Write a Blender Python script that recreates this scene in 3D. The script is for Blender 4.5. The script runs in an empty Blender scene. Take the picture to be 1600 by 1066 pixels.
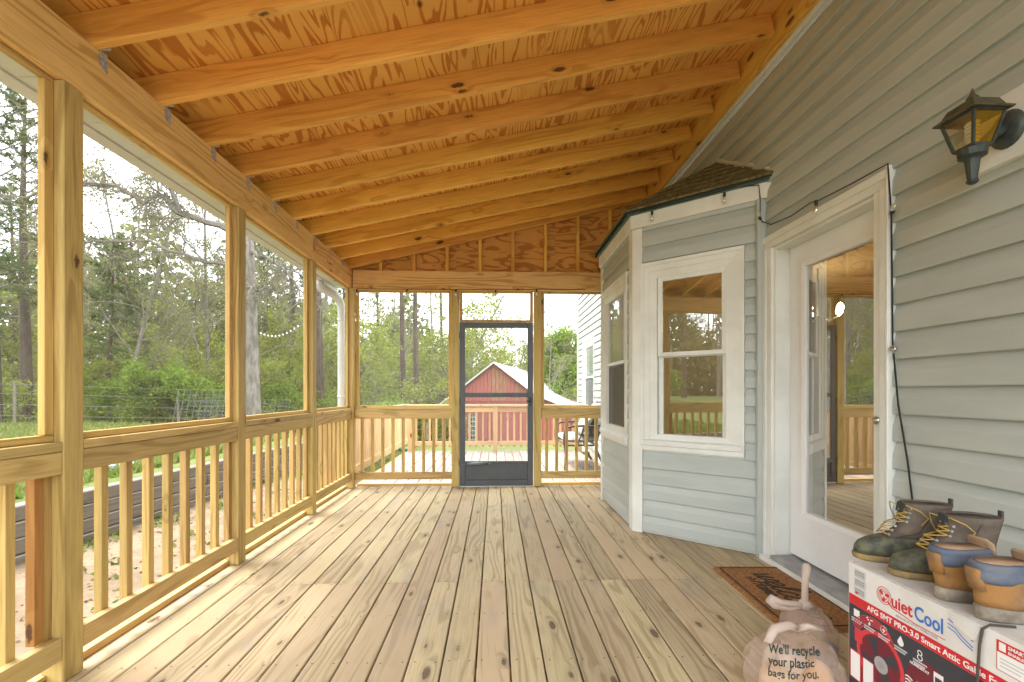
import bpy, bmesh, math, random
import numpy as np
from mathutils import Vector as V, Matrix as M, noise as mnoise
from mathutils.bvhtree import BVHTree
R = math.radians
random.seed(7)
sc = bpy.context.scene
COL = sc.collection

# ------------------------------------------------------------------ camera, sky, sun, exposure
cd = bpy.data.cameras.new('camera'); cam = bpy.data.objects.new('camera', cd); COL.objects.link(cam)
cd.sensor_width = 36; cd.lens = 16.0; cd.shift_y = 79 / 1600; cd.clip_start = .03; cd.clip_end = 500
cam.location = (0, 0, 1.16); cam.rotation_euler = (R(90), 0, R(-2.094))
sc.camera = cam
SUN_EL, SUN_AZ = 64, -72          # azimuth clockwise from +Y
w = bpy.data.worlds.new('World'); sc.world = w; w.use_nodes = True
nt = w.node_tree; nt.nodes.clear()
sky = nt.nodes.new('ShaderNodeTexSky'); sky.sky_type = 'NISHITA'; sky.sun_disc = False
sky.sun_elevation = R(SUN_EL); sky.sun_rotation = R(SUN_AZ); sky.air_density = 1.0; sky.dust_density = 3.0; sky.ozone_density = 1.0
mixs = nt.nodes.new('ShaderNodeMix'); mixs.data_type = 'RGBA'; mixs.inputs[0].default_value = .80
mixs.inputs[7].default_value = (7.25, 7.5, 7.4, 1)          # the even pale cloud layer over that sky
bg = nt.nodes.new('ShaderNodeBackground'); bg.inputs[1].default_value = .12
wo = nt.nodes.new('ShaderNodeOutputWorld')
nt.links.new(sky.outputs[0], mixs.inputs[6]); nt.links.new(mixs.outputs[2], bg.inputs[0]); nt.links.new(bg.outputs[0], wo.inputs[0])
sd = bpy.data.lights.new('sun', 'SUN'); sd.energy = 1.1; sd.angle = R(25); sd.color = (1, .96, .9)
sun = bpy.data.objects.new('sun', sd); COL.objects.link(sun)
sdir = V((math.sin(R(SUN_AZ)) * math.cos(R(SUN_EL)), math.cos(R(SUN_AZ)) * math.cos(R(SUN_EL)), math.sin(R(SUN_EL))))
sun.rotation_euler = (-sdir).to_track_quat('-Z', 'Y').to_euler()
sc.view_settings.view_transform = 'Standard'; sc.view_settings.look = 'None'
sc.view_settings.exposure = 2.74; sc.view_settings.gamma = 1.0; sc.view_settings.use_curve_mapping = False
sc.cycles.use_denoising = True; sc.cycles.max_bounces = 10; sc.cycles.diffuse_bounces = 6
sc.cycles.transparent_max_bounces = 24; sc.cycles.glossy_bounces = 4; sc.cycles.sample_clamp_indirect = 6

# ------------------------------------------------------------------ materials
def newmat(name):
    m = bpy.data.materials.new(name); m.use_nodes = True
    t = m.node_tree; t.nodes.clear()
    o = t.nodes.new('ShaderNodeOutputMaterial')
    return m, t, o
class NT:
    def __init__(s, t): s.t = t
    def n(s, typ, **k):
        nd = s.t.nodes.new('ShaderNode' + typ)
        for a, b in k.items(): setattr(nd, a, b)
        return nd
    def l(s, a, b): s.t.links.new(a, b)
    def set(s, sock, v):
        if hasattr(v, 'is_linked') or isinstance(v, bpy.types.NodeSocket): s.l(v, sock)
        else: sock.default_value = v
    def math(s, op, a, b=0.0, c=None, clamp=False):
        nd = s.n('Math', operation=op, use_clamp=clamp)
        s.set(nd.inputs[0], a); s.set(nd.inputs[1], b)
        if c is not None: s.set(nd.inputs[2], c)
        return nd.outputs[0]
    def vmath(s, op, a, b):
        nd = s.n('VectorMath', operation=op); s.set(nd.inputs[0], a); s.set(nd.inputs[1], b); return nd.outputs[0]
    def mix(s, f, a, b, bt='MIX'):
        nd = s.n('Mix', data_type='RGBA', blend_type=bt)
        s.set(nd.inputs[0], f); s.set(nd.inputs[6], a); s.set(nd.inputs[7], b); return nd.outputs[2]
    def smooth(s, x, a, b):
        nd = s.n('MapRange', interpolation_type='SMOOTHSTEP'); s.set(nd.inputs[0], x)
        nd.inputs[1].default_value = a; nd.inputs[2].default_value = b; nd.inputs[3].default_value = 0; nd.inputs[4].default_value = 1
        return nd.outputs[0]
    def noise(s, vec, scale=1, detail=2, rough=.5, dist=0):
        nd = s.n('TexNoise'); s.l(vec, nd.inputs['Vector']); nd.inputs['Scale'].default_value = scale
        nd.inputs['Detail'].default_value = detail; nd.inputs['Roughness'].default_value = rough; nd.inputs['Distortion'].default_value = dist
        return nd.outputs['Fac']
def c4(c): return (c[0], c[1], c[2], 1)
def mk_wood(name, base, dark, knots=.1, grain=.5, rough=.65, var=.14, alt=None, freq=1.0, patch=None, knotc=(.07, .03, .015)):
    m, t, o = newmat(name); g = NT(t)
    tc = g.n('TexCoord'); oi = g.n('ObjectInfo')
    off = g.n('CombineXYZ')
    g.l(g.math('MULTIPLY', oi.outputs['Random'], 63.7), off.inputs[0]); g.l(g.math('MULTIPLY', oi.outputs['Random'], 31.3), off.inputs[1]); g.l(g.math('MULTIPLY', oi.outputs['Random'], 47.9), off.inputs[2])
    P = g.vmath('ADD', tc.outputs['Object'], off.outputs[0])
    # knots
    vo = g.n('TexVoronoi'); g.l(g.vmath('MULTIPLY', P, (4.6, 12, 12)), vo.inputs['Vector']); vo.inputs['Scale'].default_value = 1
    sep = g.n('SeparateColor'); g.l(vo.outputs['Color'], sep.inputs[0])
    sel = g.math('LESS_THAN', sep.outputs[0], knots)
    d = vo.outputs['Distance']
    wob = g.math('ADD', d, g.math('MULTIPLY', g.math('SUBTRACT', g.noise(P, 60, 2), .5), .16))
    ksz = g.math('MULTIPLY_ADD', sep.outputs[1], .12, .07)
    knot = g.math('MULTIPLY', g.math('SUBTRACT', 1.0, g.smooth(g.math('SUBTRACT', wob, ksz), -.02, .06)), sel)
    halo = g.math('MULTIPLY', g.math('SUBTRACT', 1.0, g.smooth(d, .05, .55)), sel)
    # growth rings: uneven lines and cathedrals along the board, bending around the knots
    sx_ = g.n('SeparateXYZ'); g.l(P, sx_.inputs[0])
    r3 = g.math('FRACT', g.math('MULTIPLY', oi.outputs['Random'], 29.3))
    yy = g.math('MULTIPLY', g.math('ADD', sx_.outputs[1], g.math('MULTIPLY', sx_.outputs[2], .8)), g.math('MULTIPLY', g.math('MULTIPLY_ADD', r3, 150, 45), freq))
    nz = g.math('MULTIPLY', g.noise(g.vmath('MULTIPLY', P, (.75, 5.5, 5.5)), 1, 1.6, .5, .2), 42)
    ph = g.math('ADD', g.math('ADD', yy, nz), g.math('MULTIPLY', halo, 7))
    wn = g.math('MULTIPLY_ADD', g.math('SINE', ph), .5, .5)
    wn = g.math('MULTIPLY', wn, g.smooth(g.noise(g.vmath('MULTIPLY', P, (1.1, 8, 8)), 1, 2, .5), .28, .62))
    ring = g.smooth(wn, .42, .88)
    fib = g.noise(g.vmath('MULTIPLY', P, (4, 110, 110)), 1, 5, .72)
    big = g.noise(g.vmath('MULTIPLY', P, (1.3, 5, 5)), 1, 3, .6)
    col = g.mix(g.math('MULTIPLY', ring, grain), c4(base), c4(dark))
    col = g.mix(g.math('MULTIPLY', g.smooth(fib, .38, .78), .5), col, c4([x * .70 for x in dark]))
    if alt is not None:
        col = g.mix(g.smooth(g.math('FRACT', g.math('MULTIPLY', oi.outputs['Random'], 7.31)), .35, .9), col, g.mix(g.math('MULTIPLY', ring, grain * .8), c4(alt), c4([a * .62 for a in alt])))
    if patch is not None:
        col = g.mix(g.math('MULTIPLY', g.smooth(big, .52, .75), patch[1]), col, c4(patch[0]))
    hs = g.n('HueSaturation'); g.l(col, hs.inputs['Color'])
    r2 = g.math('FRACT', g.math('MULTIPLY', oi.outputs['Random'], 13.17))
    g.l(g.math('MULTIPLY_ADD', r2, .016, .492), hs.inputs['Hue'])
    g.l(g.math('ADD', g.math('MULTIPLY_ADD', oi.outputs['Random'], 2 * var, 1 - var), g.math('MULTIPLY', g.math('SUBTRACT', big, .5), .35)), hs.inputs['Value'])
    col = g.mix(g.math('MULTIPLY', halo, .35), hs.outputs[0], c4([x * .7 for x in dark]))
    col = g.mix(g.math('MULTIPLY', knot, .88), col, c4(knotc))
    b = g.n('BsdfPrincipled'); g.l(col, b.inputs['Base Color']); b.inputs['Roughness'].default_value = rough; b.inputs['Specular IOR Level'].default_value = .3
    bp = g.n('Bump'); bp.inputs['Strength'].default_value = .25; bp.inputs['Distance'].default_value = .002
    g.l(g.math('ADD', g.math('MULTIPLY', ring, -.5), g.math('MULTIPLY', fib, .6)), bp.inputs['Height']); g.l(bp.outputs[0], b.inputs['Normal'])
    g.l(b.outputs[0], o.inputs[0]); return m
def mk_ply(name, base, dark, sx=.75, sy=4.2, k=46):
    m, t, o = newmat(name); g = NT(t)
    tc = g.n('TexCoord'); oi = g.n('ObjectInfo')
    off = g.n('CombineXYZ'); g.l(g.math('MULTIPLY', oi.outputs['Random'], 91.7), off.inputs[0]); g.l(g.math('MULTIPLY', oi.outputs['Random'], 55.3), off.inputs[1])
    P = g.vmath('ADD', tc.outputs['Object'], off.outputs[0])
    S = g.vmath('MULTIPLY', P, (sx, sy, 1))
    n1 = g.noise(S, 1.0, 2.2, .45, .35)
    ph = g.math('SINE', g.math('MULTIPLY', n1, k))
    edge = g.noise(g.vmath('MULTIPLY', P, (9, 70, 1)), 1, 3, .6)
    ring = g.smooth(g.math('ADD', ph, g.math('MULTIPLY', g.math('SUBTRACT', edge, .5), 1.6)), .15, .75)
    patch = g.smooth(g.noise(g.vmath('MULTIPLY', P, (1.1, 2.2, 1)), 1, 2), .25, .45)
    fib = g.noise(g.vmath('MULTIPLY', P, (5, 160, 1)), 1, 3, .6)
    big = g.noise(P, 1.7, 2)
    col = g.mix(g.math('MULTIPLY', ring, g.math('MULTIPLY_ADD', patch, .75, .12)), c4(base), c4(dark))
    col = g.mix(g.math('MULTIPLY', fib, .28), col, c4([x * .8 for x in dark]))
    vo = g.n('TexVoronoi'); g.l(g.vmath('MULTIPLY', P, (2.1, 3.2, 1)), vo.inputs['Vector']); vo.inputs['Scale'].default_value = 1
    sep = g.n('SeparateColor'); g.l(vo.outputs['Color'], sep.inputs[0])
    kn = g.math('MULTIPLY', g.math('SUBTRACT', 1.0, g.smooth(vo.outputs['Distance'], .045, .085)), g.math('LESS_THAN', sep.outputs[0], .45))
    col = g.mix(g.math('MULTIPLY', kn, .9), col, (.045, .016, .006, 1))
    hs = g.n('HueSaturation'); g.l(col, hs.inputs['Color']); g.l(g.math('MULTIPLY_ADD', big, .4, .8), hs.inputs['Value'])
    b = g.n('BsdfPrincipled'); g.l(hs.outputs[0], b.inputs['Base Color']); b.inputs['Roughness'].default_value = .7; b.inputs['Specular IOR Level'].default_value = .25
    bp = g.n('Bump'); bp.inputs['Strength'].default_value = .2; bp.inputs['Distance'].default_value = .002; g.l(fib, bp.inputs['Height']); g.l(bp.outputs[0], b.inputs['Normal'])
    g.l(b.outputs[0], o.inputs[0]); return m
def mk(name, col, rough=.5, col2=None, scale=8, metal=0, bump=0, bscale=60, spec=.4, detail=4, stretch=None, alpha=None, thr=(.35, .65), coat=0):
    m, t, o = newmat(name); g = NT(t)
    b = g.n('BsdfPrincipled'); b.inputs['Roughness'].default_value = rough; b.inputs['Metallic'].default_value = metal; b.inputs['Specular IOR Level'].default_value = spec
    b.inputs['Coat Weight'].default_value = coat
    tc = g.n('TexCoord'); oi = g.n('ObjectInfo'); vec = tc.outputs['Object']
    off = g.n('CombineXYZ'); g.l(g.math('MULTIPLY', oi.outputs['Random'], 41.7), off.inputs[0]); g.l(g.math('MULTIPLY', oi.outputs['Random'], 23.7), off.inputs[2])
    vec = g.vmath('ADD', vec, off.outputs[0])
    if stretch: vec = g.vmath('MULTIPLY', vec, stretch)
    if col2 is None: b.inputs['Base Color'].default_value = c4(col)
    else:
        f = g.smooth(g.noise(vec, scale, detail, .6), *thr)
        g.l(g.mix(f, c4(col), c4(col2)), b.inputs['Base Color'])
    if bump:
        bp = g.n('Bump'); bp.inputs['Strength'].default_value = bump; bp.inputs['Distance'].default_value = .004
        g.l(g.noise(vec, bscale, 4, .6), bp.inputs['Height']); g.l(bp.outputs[0], b.inputs['Normal'])
    g.l(b.outputs[0], o.inputs[0]); return m
def mk_leaf(name, cols, trans=.45):
    m, t, o = newmat(name); g = NT(t)
    ge = g.n('NewGeometry'); cr = g.n('ValToRGB'); cr.color_ramp.interpolation = 'LINEAR'
    el = cr.color_ramp.elements
    while len(el) < len(cols): el.new(.5)
    for i, c in enumerate(cols): el[i].position = i / max(1, len(cols) - 1); el[i].color = c4(c)
    g.l(ge.outputs['Random Per Island'], cr.inputs[0])
    oi = g.n('ObjectInfo'); hs = g.n('HueSaturation'); g.l(cr.outputs[0], hs.inputs['Color']); g.l(g.math('MULTIPLY_ADD', oi.outputs['Random'], .4, .8), hs.inputs['Value'])
    d = g.n('BsdfDiffuse'); tr = g.n('BsdfTranslucent'); g.l(hs.outputs[0], d.inputs[0]); g.l(hs.outputs[0], tr.inputs[0])
    mx = g.n('MixShader'); mx.inputs[0].default_value = trans; g.l(d.outputs[0], mx.inputs[1]); g.l(tr.outputs[0], mx.inputs[2]); g.l(mx.outputs[0], o.inputs[0]); return m
def mk_see(name, col, clear, gloss=None, rough=.0, tint=(1, 1, 1)):
    m, t, o = newmat(name); g = NT(t)
    tr = g.n('BsdfTransparent'); tr.inputs[0].default_value = c4(tint)
    if gloss is None: s = g.n('BsdfDiffuse'); s.inputs[0].default_value = c4(col)
    else: s = g.n('BsdfGlossy'); s.inputs[0].default_value = c4(col); s.inputs['Roughness'].default_value = rough
    mx = g.n('MixShader'); mx.inputs[0].default_value = clear; g.l(s.outputs[0], mx.inputs[1]); g.l(tr.outputs[0], mx.inputs[2]); g.l(mx.outputs[0], o.inputs[0]); return m
def mk_emit(name, col, s):
    m, t, o = newmat(name); g = NT(t); e = g.n('Emission'); e.inputs[0].default_value = c4(col); e.inputs[1].default_value = s; g.l(e.outputs[0], o.inputs[0]); return m

W_DECK = mk_wood('deck_wood', (.505, .41, .25), (.30, .225, .12), knots=.32, grain=.7, var=.15, alt=(.46, .355, .22), patch=((.29, .245, .205), .62), knotc=(.11, .07, .05))
W_DECK2 = mk_wood('outer_deck_wood', (.32, .255, .215), (.22, .16, .135), knots=.12, grain=.5, var=.16, patch=((.38, .35, .33), .6))
W_POST = mk_wood('post_wood', (.53, .385, .145), (.31, .205, .062), knots=.14, grain=.7, var=.08, freq=1.3)
W_RAIL = mk_wood('rail_wood', (.56, .40, .165), (.34, .22, .075), knots=.22, grain=.65, var=.12)
W_BAL = mk_wood('baluster_wood', (.55, .38, .14), (.34, .21, .065), knots=.14, grain=.65, var=.14)
W_STRIP = mk_wood('strip_wood', (.62, .42, .15), (.40, .23, .065), knots=.22, grain=.5, var=.1)
W_DARK = mk_wood('shaded_wood', (.40, .20, .06), (.25, .11, .03), knots=.06, grain=.5, var=.1)  # batten lies in shade; that shade is put into this darker brown
W_RAFT = mk_wood('rafter_wood', (.82, .47, .105), (.56, .265, .045), knots=.28, grain=.6, var=.08, freq=.8)
W_BEAM = mk_wood('beam_wood', (.78, .50, .20), (.50, .27, .08), knots=.22, grain=.75, var=.05, freq=1.1)
W_FENCE = mk_wood('picket_wood', (.62, .42, .22), (.45, .27, .11), knots=.16, grain=.45, var=.14)
W_TIE = mk_wood('weathered_timber', (.20, .18, .155), (.12, .105, .09), knots=.05, grain=.6, var=.2, rough=.85)
PLY = mk_ply('plywood', (.84, .49, .12), (.50, .17, .025), sx=.9, sy=6.5, k=74)
PLY2 = mk_ply('sheathing_plywood', (.70, .37, .095), (.42, .155, .03), sx=1.5, sy=6, k=44)
SIDING = mk('vinyl_siding', (.448, .483, .462), .42, (.39, .425, .405), 3.5, bump=.16, bscale=45, stretch=(.3, 4, 1.2))
TRIM = mk('white_trim', (.73, .75, .715), .42, (.65, .665, .63), 3, bump=.03)
DOORW = mk('white_door', (.78, .785, .79), .38, (.72, .725, .73), 2)
GREYSILL = mk('grey_sill', (.33, .34, .34), .5, (.25, .25, .25), 9)
BLACKM = mk('black_drip_edge', (.03, .035, .035), .45)
TEAL = mk('teal_flashing', (.07, .12, .105), .5, (.09, .13, .12), 14)
SHING = mk('roof_shingle', (.09, .075, .03), .95, (.20, .165, .07), 30, bump=.9, bscale=260)
DOORGREY = mk('grey_door_frame', (.085, .095, .105), .4, (.07, .08, .09), 6)
GALV = mk('galvanised', (.46, .46, .45), .5, (.30, .30, .30), 70, metal=.15)
VINYLW = mk('soffit_vinyl', (.66, .67, .62), .5, (.6, .61, .56), 3)
PVC = mk('downspout_white', (.62, .63, .64), .35, (.55, .56, .57), 4)
SCREEN = mk_see('insect_screen', (.45, .45, .44), .79)
SCREEN2 = mk_see('window_screen', (.10, .10, .105), .45)
GLASS = mk_see('window_glass', (.86, .88, .88), .64, gloss=1, rough=.003, tint=(.8, .84, .82))
DGLASS = mk_see('door_glass', (.90, .90, .88), .45, gloss=1, rough=.004, tint=(.82, .84, .8))
ROOMW = mk('room_paint', (.42, .36, .27), .7)
ROOMF = mk('room_floor', (.16, .09, .045), .4, (.1, .055, .03), 3)
BULBG = mk_see('clear_bulb', (.9, .9, .88), .55, gloss=1, rough=.05)
WIRE = mk('black_wire', (.015, .015, .015), .5)
LAMPB = mk('lantern_paint', (.025, .035, .032), .45, (.05, .06, .052), 25, bump=.15, bscale=140)
LAMPR = mk('lantern_roof', (.05, .048, .026), .6, (.085, .075, .04), 30, bump=.4, bscale=120)
LGLASS = mk_see('lantern_glass', (.8, .82, .78), .72, gloss=1, rough=.05, tint=(.93, .93, .85))
AMBER = mk_see('amber_glass', (.30, .17, .02), .55, tint=(.85, .6, .2))
CFL = mk('bulb_white', (.82, .82, .8), .35)

# ------------------------------------------------------------------ object helpers
WM = {}
def reg(o, parent=None, mat4=None):
    COL.objects.link(o); mat4 = mat4 or M.Identity(4); WM[o.name] = mat4
    if parent is not None:
        o.parent = parent; o.matrix_local = WM[parent.name].inverted() @ mat4
    else: o.matrix_local = mat4
    return o
def tag(o, label=None, cat=None, group=None, kind=None):
    if label: o['label'] = label
    if cat: o['category'] = cat
    if group: o['group'] = group
    if kind: o['kind'] = kind
    return o
def thing(name, loc, label, cat, group=None, rz=0):
    o = bpy.data.objects.new(name, None); o.empty_display_size = .1
    reg(o, None, M.Translation(V(loc)) @ M.Rotation(rz, 4, 'Z')); return tag(o, label, cat, group)
def structure(name, loc=(0, 0, 0)):
    o = bpy.data.objects.new(name, None); reg(o, None, M.Translation(V(loc))); o['kind'] = 'structure'; return o
def addmesh(name, verts, faces, mat, parent=None, mat4=None, smooth=False, mats=None, fm=None):
    me = bpy.data.meshes.new(name); me.from_pydata([tuple(v) for v in verts], [], faces)
    for x in (mats or [mat]): me.materials.append(x)
    if fm: me.polygons.foreach_set('material_index', fm)
    if smooth: me.polygons.foreach_set('use_smooth', [True] * len(me.polygons))
    me.update(); return reg(bpy.data.objects.new(name, me), parent, mat4)
BOXC = {}
def boxmesh(L, W, T, ch, mat):
    key = (round(L, 4), round(W, 4), round(T, 4), ch, mat.name)
    if key in BOXC: return BOXC[key]
    bm = bmesh.new(); bmesh.ops.create_cube(bm, size=1)
    for v in bm.verts: v.co = V((v.co.x * L, v.co.y * W, v.co.z * T))
    if ch > 0: bmesh.ops.bevel(bm, geom=list(bm.edges), offset=ch, segments=1, affect='EDGES')
    me = bpy.data.meshes.new('board'); bm.to_mesh(me); bm.free(); me.materials.append(mat); BOXC[key] = me; return me
def frame(xd, zd):
    x = V(xd).normalized(); z = V(zd); z = (z - x * z.dot(x)).normalized(); y = z.cross(x)
    return M(((x.x, y.x, z.x, 0), (x.y, y.y, z.y, 0), (x.z, y.z, z.z, 0), (0, 0, 0, 1)))
def board(name, a, b, W, T, mat, parent=None, up=(0, 0, 1), ch=.002):
    """a straight board from end centre a to end centre b; T measured along up, W across"""
    a = V(a); b = V(b)
    o = bpy.data.objects.new(name, boxmesh((b - a).length, W, T, ch, mat))
    return reg(o, parent, M.Translation((a + b) / 2) @ frame(b - a, up))
def box(name, x0, x1, y0, y1, z0, z1, mat, parent=None, ch=.002, ax='X'):
    c = V(((x0 + x1) / 2, (y0 + y1) / 2, (z0 + z1) / 2)); dx, dy, dz = x1 - x0, y1 - y0, z1 - z0
    if ax == 'X': return board(name, c - V((dx / 2, 0, 0)), c + V((dx / 2, 0, 0)), dy, dz, mat, parent, (0, 0, 1), ch)
    if ax == 'Y': return board(name, c - V((0, dy / 2, 0)), c + V((0, dy / 2, 0)), dx, dz, mat, parent, (0, 0, 1), ch)
    return board(name, c - V((0, 0, dz / 2)), c + V((0, 0, dz / 2)), dx, dy, mat, parent, (0, 1, 0), ch)
class MB:
    def __init__(s): s.v = []; s.f = []; s.m = []
    def add(s, vs, fs, mi=0):
        k = len(s.v); s.v += [tuple(q) for q in vs]; s.f += [tuple(i + k for i in q) for q in fs]; s.m += [mi] * len(fs)
    def box(s, x0, x1, y0, y1, z0, z1, mi=0):
        s.add([(x, y, z) for z in (z0, z1) for y in (y0, y1) for x in (x0, x1)], [(0, 2, 3, 1), (4, 5, 7, 6), (0, 1, 5, 4), (2, 6, 7, 3), (0, 4, 6, 2), (1, 3, 7, 5)], mi)
    def tube(s, pts, r, n=6, mi=0, cap=True):
        pts = [V(p) for p in pts]; rs = r if isinstance(r, (list, tuple)) else [r] * len(pts)
        k = len(s.v); prev = None
        for i, p in enumerate(pts):
            t = (pts[min(i + 1, len(pts) - 1)] - pts[max(i - 1, 0)]).normalized()
            if prev is None: u = t.orthogonal().normalized()
            else: u = prev - t * prev.dot(t); u = u.normalized() if u.length > 1e-6 else t.orthogonal().normalized()
            prev = u; q = t.cross(u)
            for j in range(n):
                a = 2 * math.pi * j / n; s.v.append(tuple(p + (u * math.cos(a) + q * math.sin(a)) * rs[i]))
        for i in range(len(pts) - 1):
            for j in range(n):
                s.f.append((k + i * n + j, k + i * n + (j + 1) % n, k + (i + 1) * n + (j + 1) % n, k + (i + 1) * n + j)); s.m.append(mi)
        if cap:
            s.f.append(tuple(k + j for j in reversed(range(n)))); s.f.append(tuple(k + (len(pts) - 1) * n + j for j in range(n))); s.m += [mi, mi]
    def rings(s, rings, mi=0, cap=True, closed=True):
        n = len(rings[0]); k = len(s.v)
        for r_ in rings: s.v += [tuple(p) for p in r_]
        for i in range(len(rings) - 1):
            for j in range(n if closed else n - 1):
                s.f.append((k + i * n + j, k + i * n + (j + 1) % n, k + (i + 1) * n + (j + 1) % n, k + (i + 1) * n + j)); s.m.append(mi if not isinstance(mi, list) else mi[i])
        if cap:
            s.f.append(tuple(k + j for j in reversed(range(n)))); s.f.append(tuple(k + (len(rings) - 1) * n + j for j in range(n)))
            s.m += [mi[0] if isinstance(mi, list) else mi, mi[-1] if isinstance(mi, list) else mi]
    def build(s, name, mats, parent=None, mat4=None, smooth=False):
        mats = mats if isinstance(mats, list) else [mats]
        return addmesh(name, s.v, s.f, None, parent, mat4, smooth, mats, s.m)
def lathe(prof, n=16): return [[(r * math.cos(2 * math.pi * j / n), r * math.sin(2 * math.pi * j / n), z) for j in range(n)] for r, z in prof]
def textmesh(body, size, mat, name, parent, mat4, bold=False, shear=0, warp=None, align='LEFT', sx=1, depth=0.0006, space=1.0):
    cu = bpy.data.curves.new('t', 'FONT'); cu.body = body; cu.size = size; cu.shear = shear; cu.align_x = align; cu.extrude = depth; cu.space_character = space
    if bold: cu.offset = size * .018
    cu.resolution_u = 3
    ob = bpy.data.objects.new('t', cu); COL.objects.link(ob)
    me = bpy.data.meshes.new_from_object(ob.evaluated_get(bpy.context.evaluated_depsgraph_get()))
    bpy.data.objects.remove(ob); bpy.data.curves.remove(cu)
    for v in me.vertices: v.co.x *= sx
    if warp:
        for v in me.vertices: v.co = warp(v.co)
    me.materials.clear(); me.materials.append(mat)
    return reg(bpy.data.objects.new(name, me), parent, mat4)
def clip(poly, a, b):
    """keep the part of a 2-d polygon left of the line a->b"""
    out = []
    f = lambda p: (b[0] - a[0]) * (p[1] - a[1]) - (b[1] - a[1]) * (p[0] - a[0])
    for i in range(len(poly)):
        p, q = poly[i], poly[(i + 1) % len(poly)]; fp, fq = f(p), f(q)
        if fp >= 0: out.append(p)
        if (fp > 0 > fq) or (fp < 0 < fq):
            t = fp / (fp - fq); out.append((p[0] + (q[0] - p[0]) * t, p[1] + (q[1] - p[1]) * t))
    return out

# key dimensions (metres)
LX = -1.714          # inner face of the porch posts
FY = 5.55            # inner face of the far wall
WX = 1.90            # sheathing face of the house wall
DECK0 = -.75         # where the porch begins behind the camera
POST_Y = [-1.78, -.56, .66, 1.863, 3.065, 4.305]   # near faces of the left posts
P4 = .09
BEAM0, BEAM1 = 2.402, 2.640
G0 = -.15            # ground beside the deck
POST_Y = [-.575, .65, 1.872, 3.105, 4.342]

# ------------------------------------------------------------------ ground
def sstep(a, b, x):
    t = max(0, min(1, (x - a) / (b - a))); return t * t * (3 - 2 * t)
def wallx(y): return -3.95 + .085 * y if y < 9 else -3.19       # line of the retaining wall
def ground_z(x, y):
    z = G0 - 1.5 * sstep(11.5, 21, y)
    if x < wallx(y) - .05 and y < 9.6:
        up = .27 + .35 * sstep(3, 16, wallx(y) - x) * (1 - sstep(5, 14, y))
        z = z + (up - G0) * (1 - sstep(8.6, 9.6, y) * .0) if y < 9 else z + (up - G0) * (1 - sstep(9, 9.6, y))
        z -= 0
    elif x < wallx(y) - .05:
        z = z + .42 * sstep(0, 7, wallx(y) - x) * (1 - sstep(12, 25, y))
    if x < -8: z = z * .6 + .4 * (.35 + .6 * sstep(12, 40, -x))
    return z + .03 * mnoise.noise(V((x * .5, y * .5, 0)))
def mk_ground():
    m, t, o = newmat('earth_ground'); g = NT(t)
    tc = g.n('TexCoord'); P = tc.outputs['Object']
    n1 = g.noise(P, .55, 4, .6); n2 = g.noise(P, 3.2, 5, .65); n3 = g.noise(P, 26, 5, .7)
    dirt = g.mix(g.smooth(n2, .38, .62), (.235, .178, .122, 1), (.175, .128, .085, 1))
    dirt = g.mix(g.smooth(n3, .60, .70), dirt, (.10, .075, .052, 1))
    grass = g.mix(g.smooth(n2, .35, .65), (.085, .115, .03, 1), (.13, .15, .05, 1))
    grass = g.mix(g.smooth(n3, .55, .7), grass, (.2, .17, .08, 1))
    at = g.n('Attribute', attribute_name='grassy')
    f = g.smooth(g.math('ADD', at.outputs['Fac'], g.math('MULTIPLY', g.math('SUBTRACT', n2, .5), .9)), .35, .65)
    col = g.mix(f, dirt, grass)
    b = g.n('BsdfPrincipled'); g.l(col, b.inputs['Base Color']); b.inputs['Roughness'].default_value = .95; b.inputs['Specular IOR Level'].default_value = .1
    bp = g.n('Bump'); bp.inputs['Strength'].default_value = .5; bp.inputs['Distance'].default_value = .03; g.l(g.math('ADD', n3, n2), bp.inputs['Height']); g.l(bp.outputs[0], b.inputs['Normal'])
    g.l(b.outputs[0], o.inputs[0]); return m
xs = [-120, -90, -70, -55, -45] + [-40 + 1.0 * i for i in range(31)] + [-9.5 + .25 * i for i in range(18)] + [-5 + .12 * i for i in range(18)] + [-2.7 + .6 * i for i in range(12)] + [5 + 2 * i for i in range(9)] + [25, 32, 40, 55, 70, 90, 120]
ys = [-60, -40, -28] + [-20 + 1.5 * i for i in range(13)] + [-1 + .5 * i for i in range(50)] + [25, 27, 30, 34, 40, 48, 60, 80, 110, 150]
gv = [(x, y, ground_z(x, y)) for y in ys for x in xs]; nx = len(xs)
gf = [(j * nx + i, j * nx + i + 1, (j + 1) * nx + i + 1, (j + 1) * nx + i) for j in range(len(ys) - 1) for i in range(nx - 1)]
ground = addmesh('ground', gv, gf, mk_ground(), smooth=True); ground['kind'] = 'structure'
att = ground.data.attributes.new('grassy', 'FLOAT', 'POINT')
def grassy(x, y):
    if x < wallx(y) - .15 and y < 9.6: return 1.0
    if y > 6 and x > -1.9: return .35 + .4 * sstep(9, 11, y)
    return .10 + .55 * sstep(6.2, 7, y)
att.data.foreach_set('value', [grassy(v[0], v[1]) for v in gv])

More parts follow.
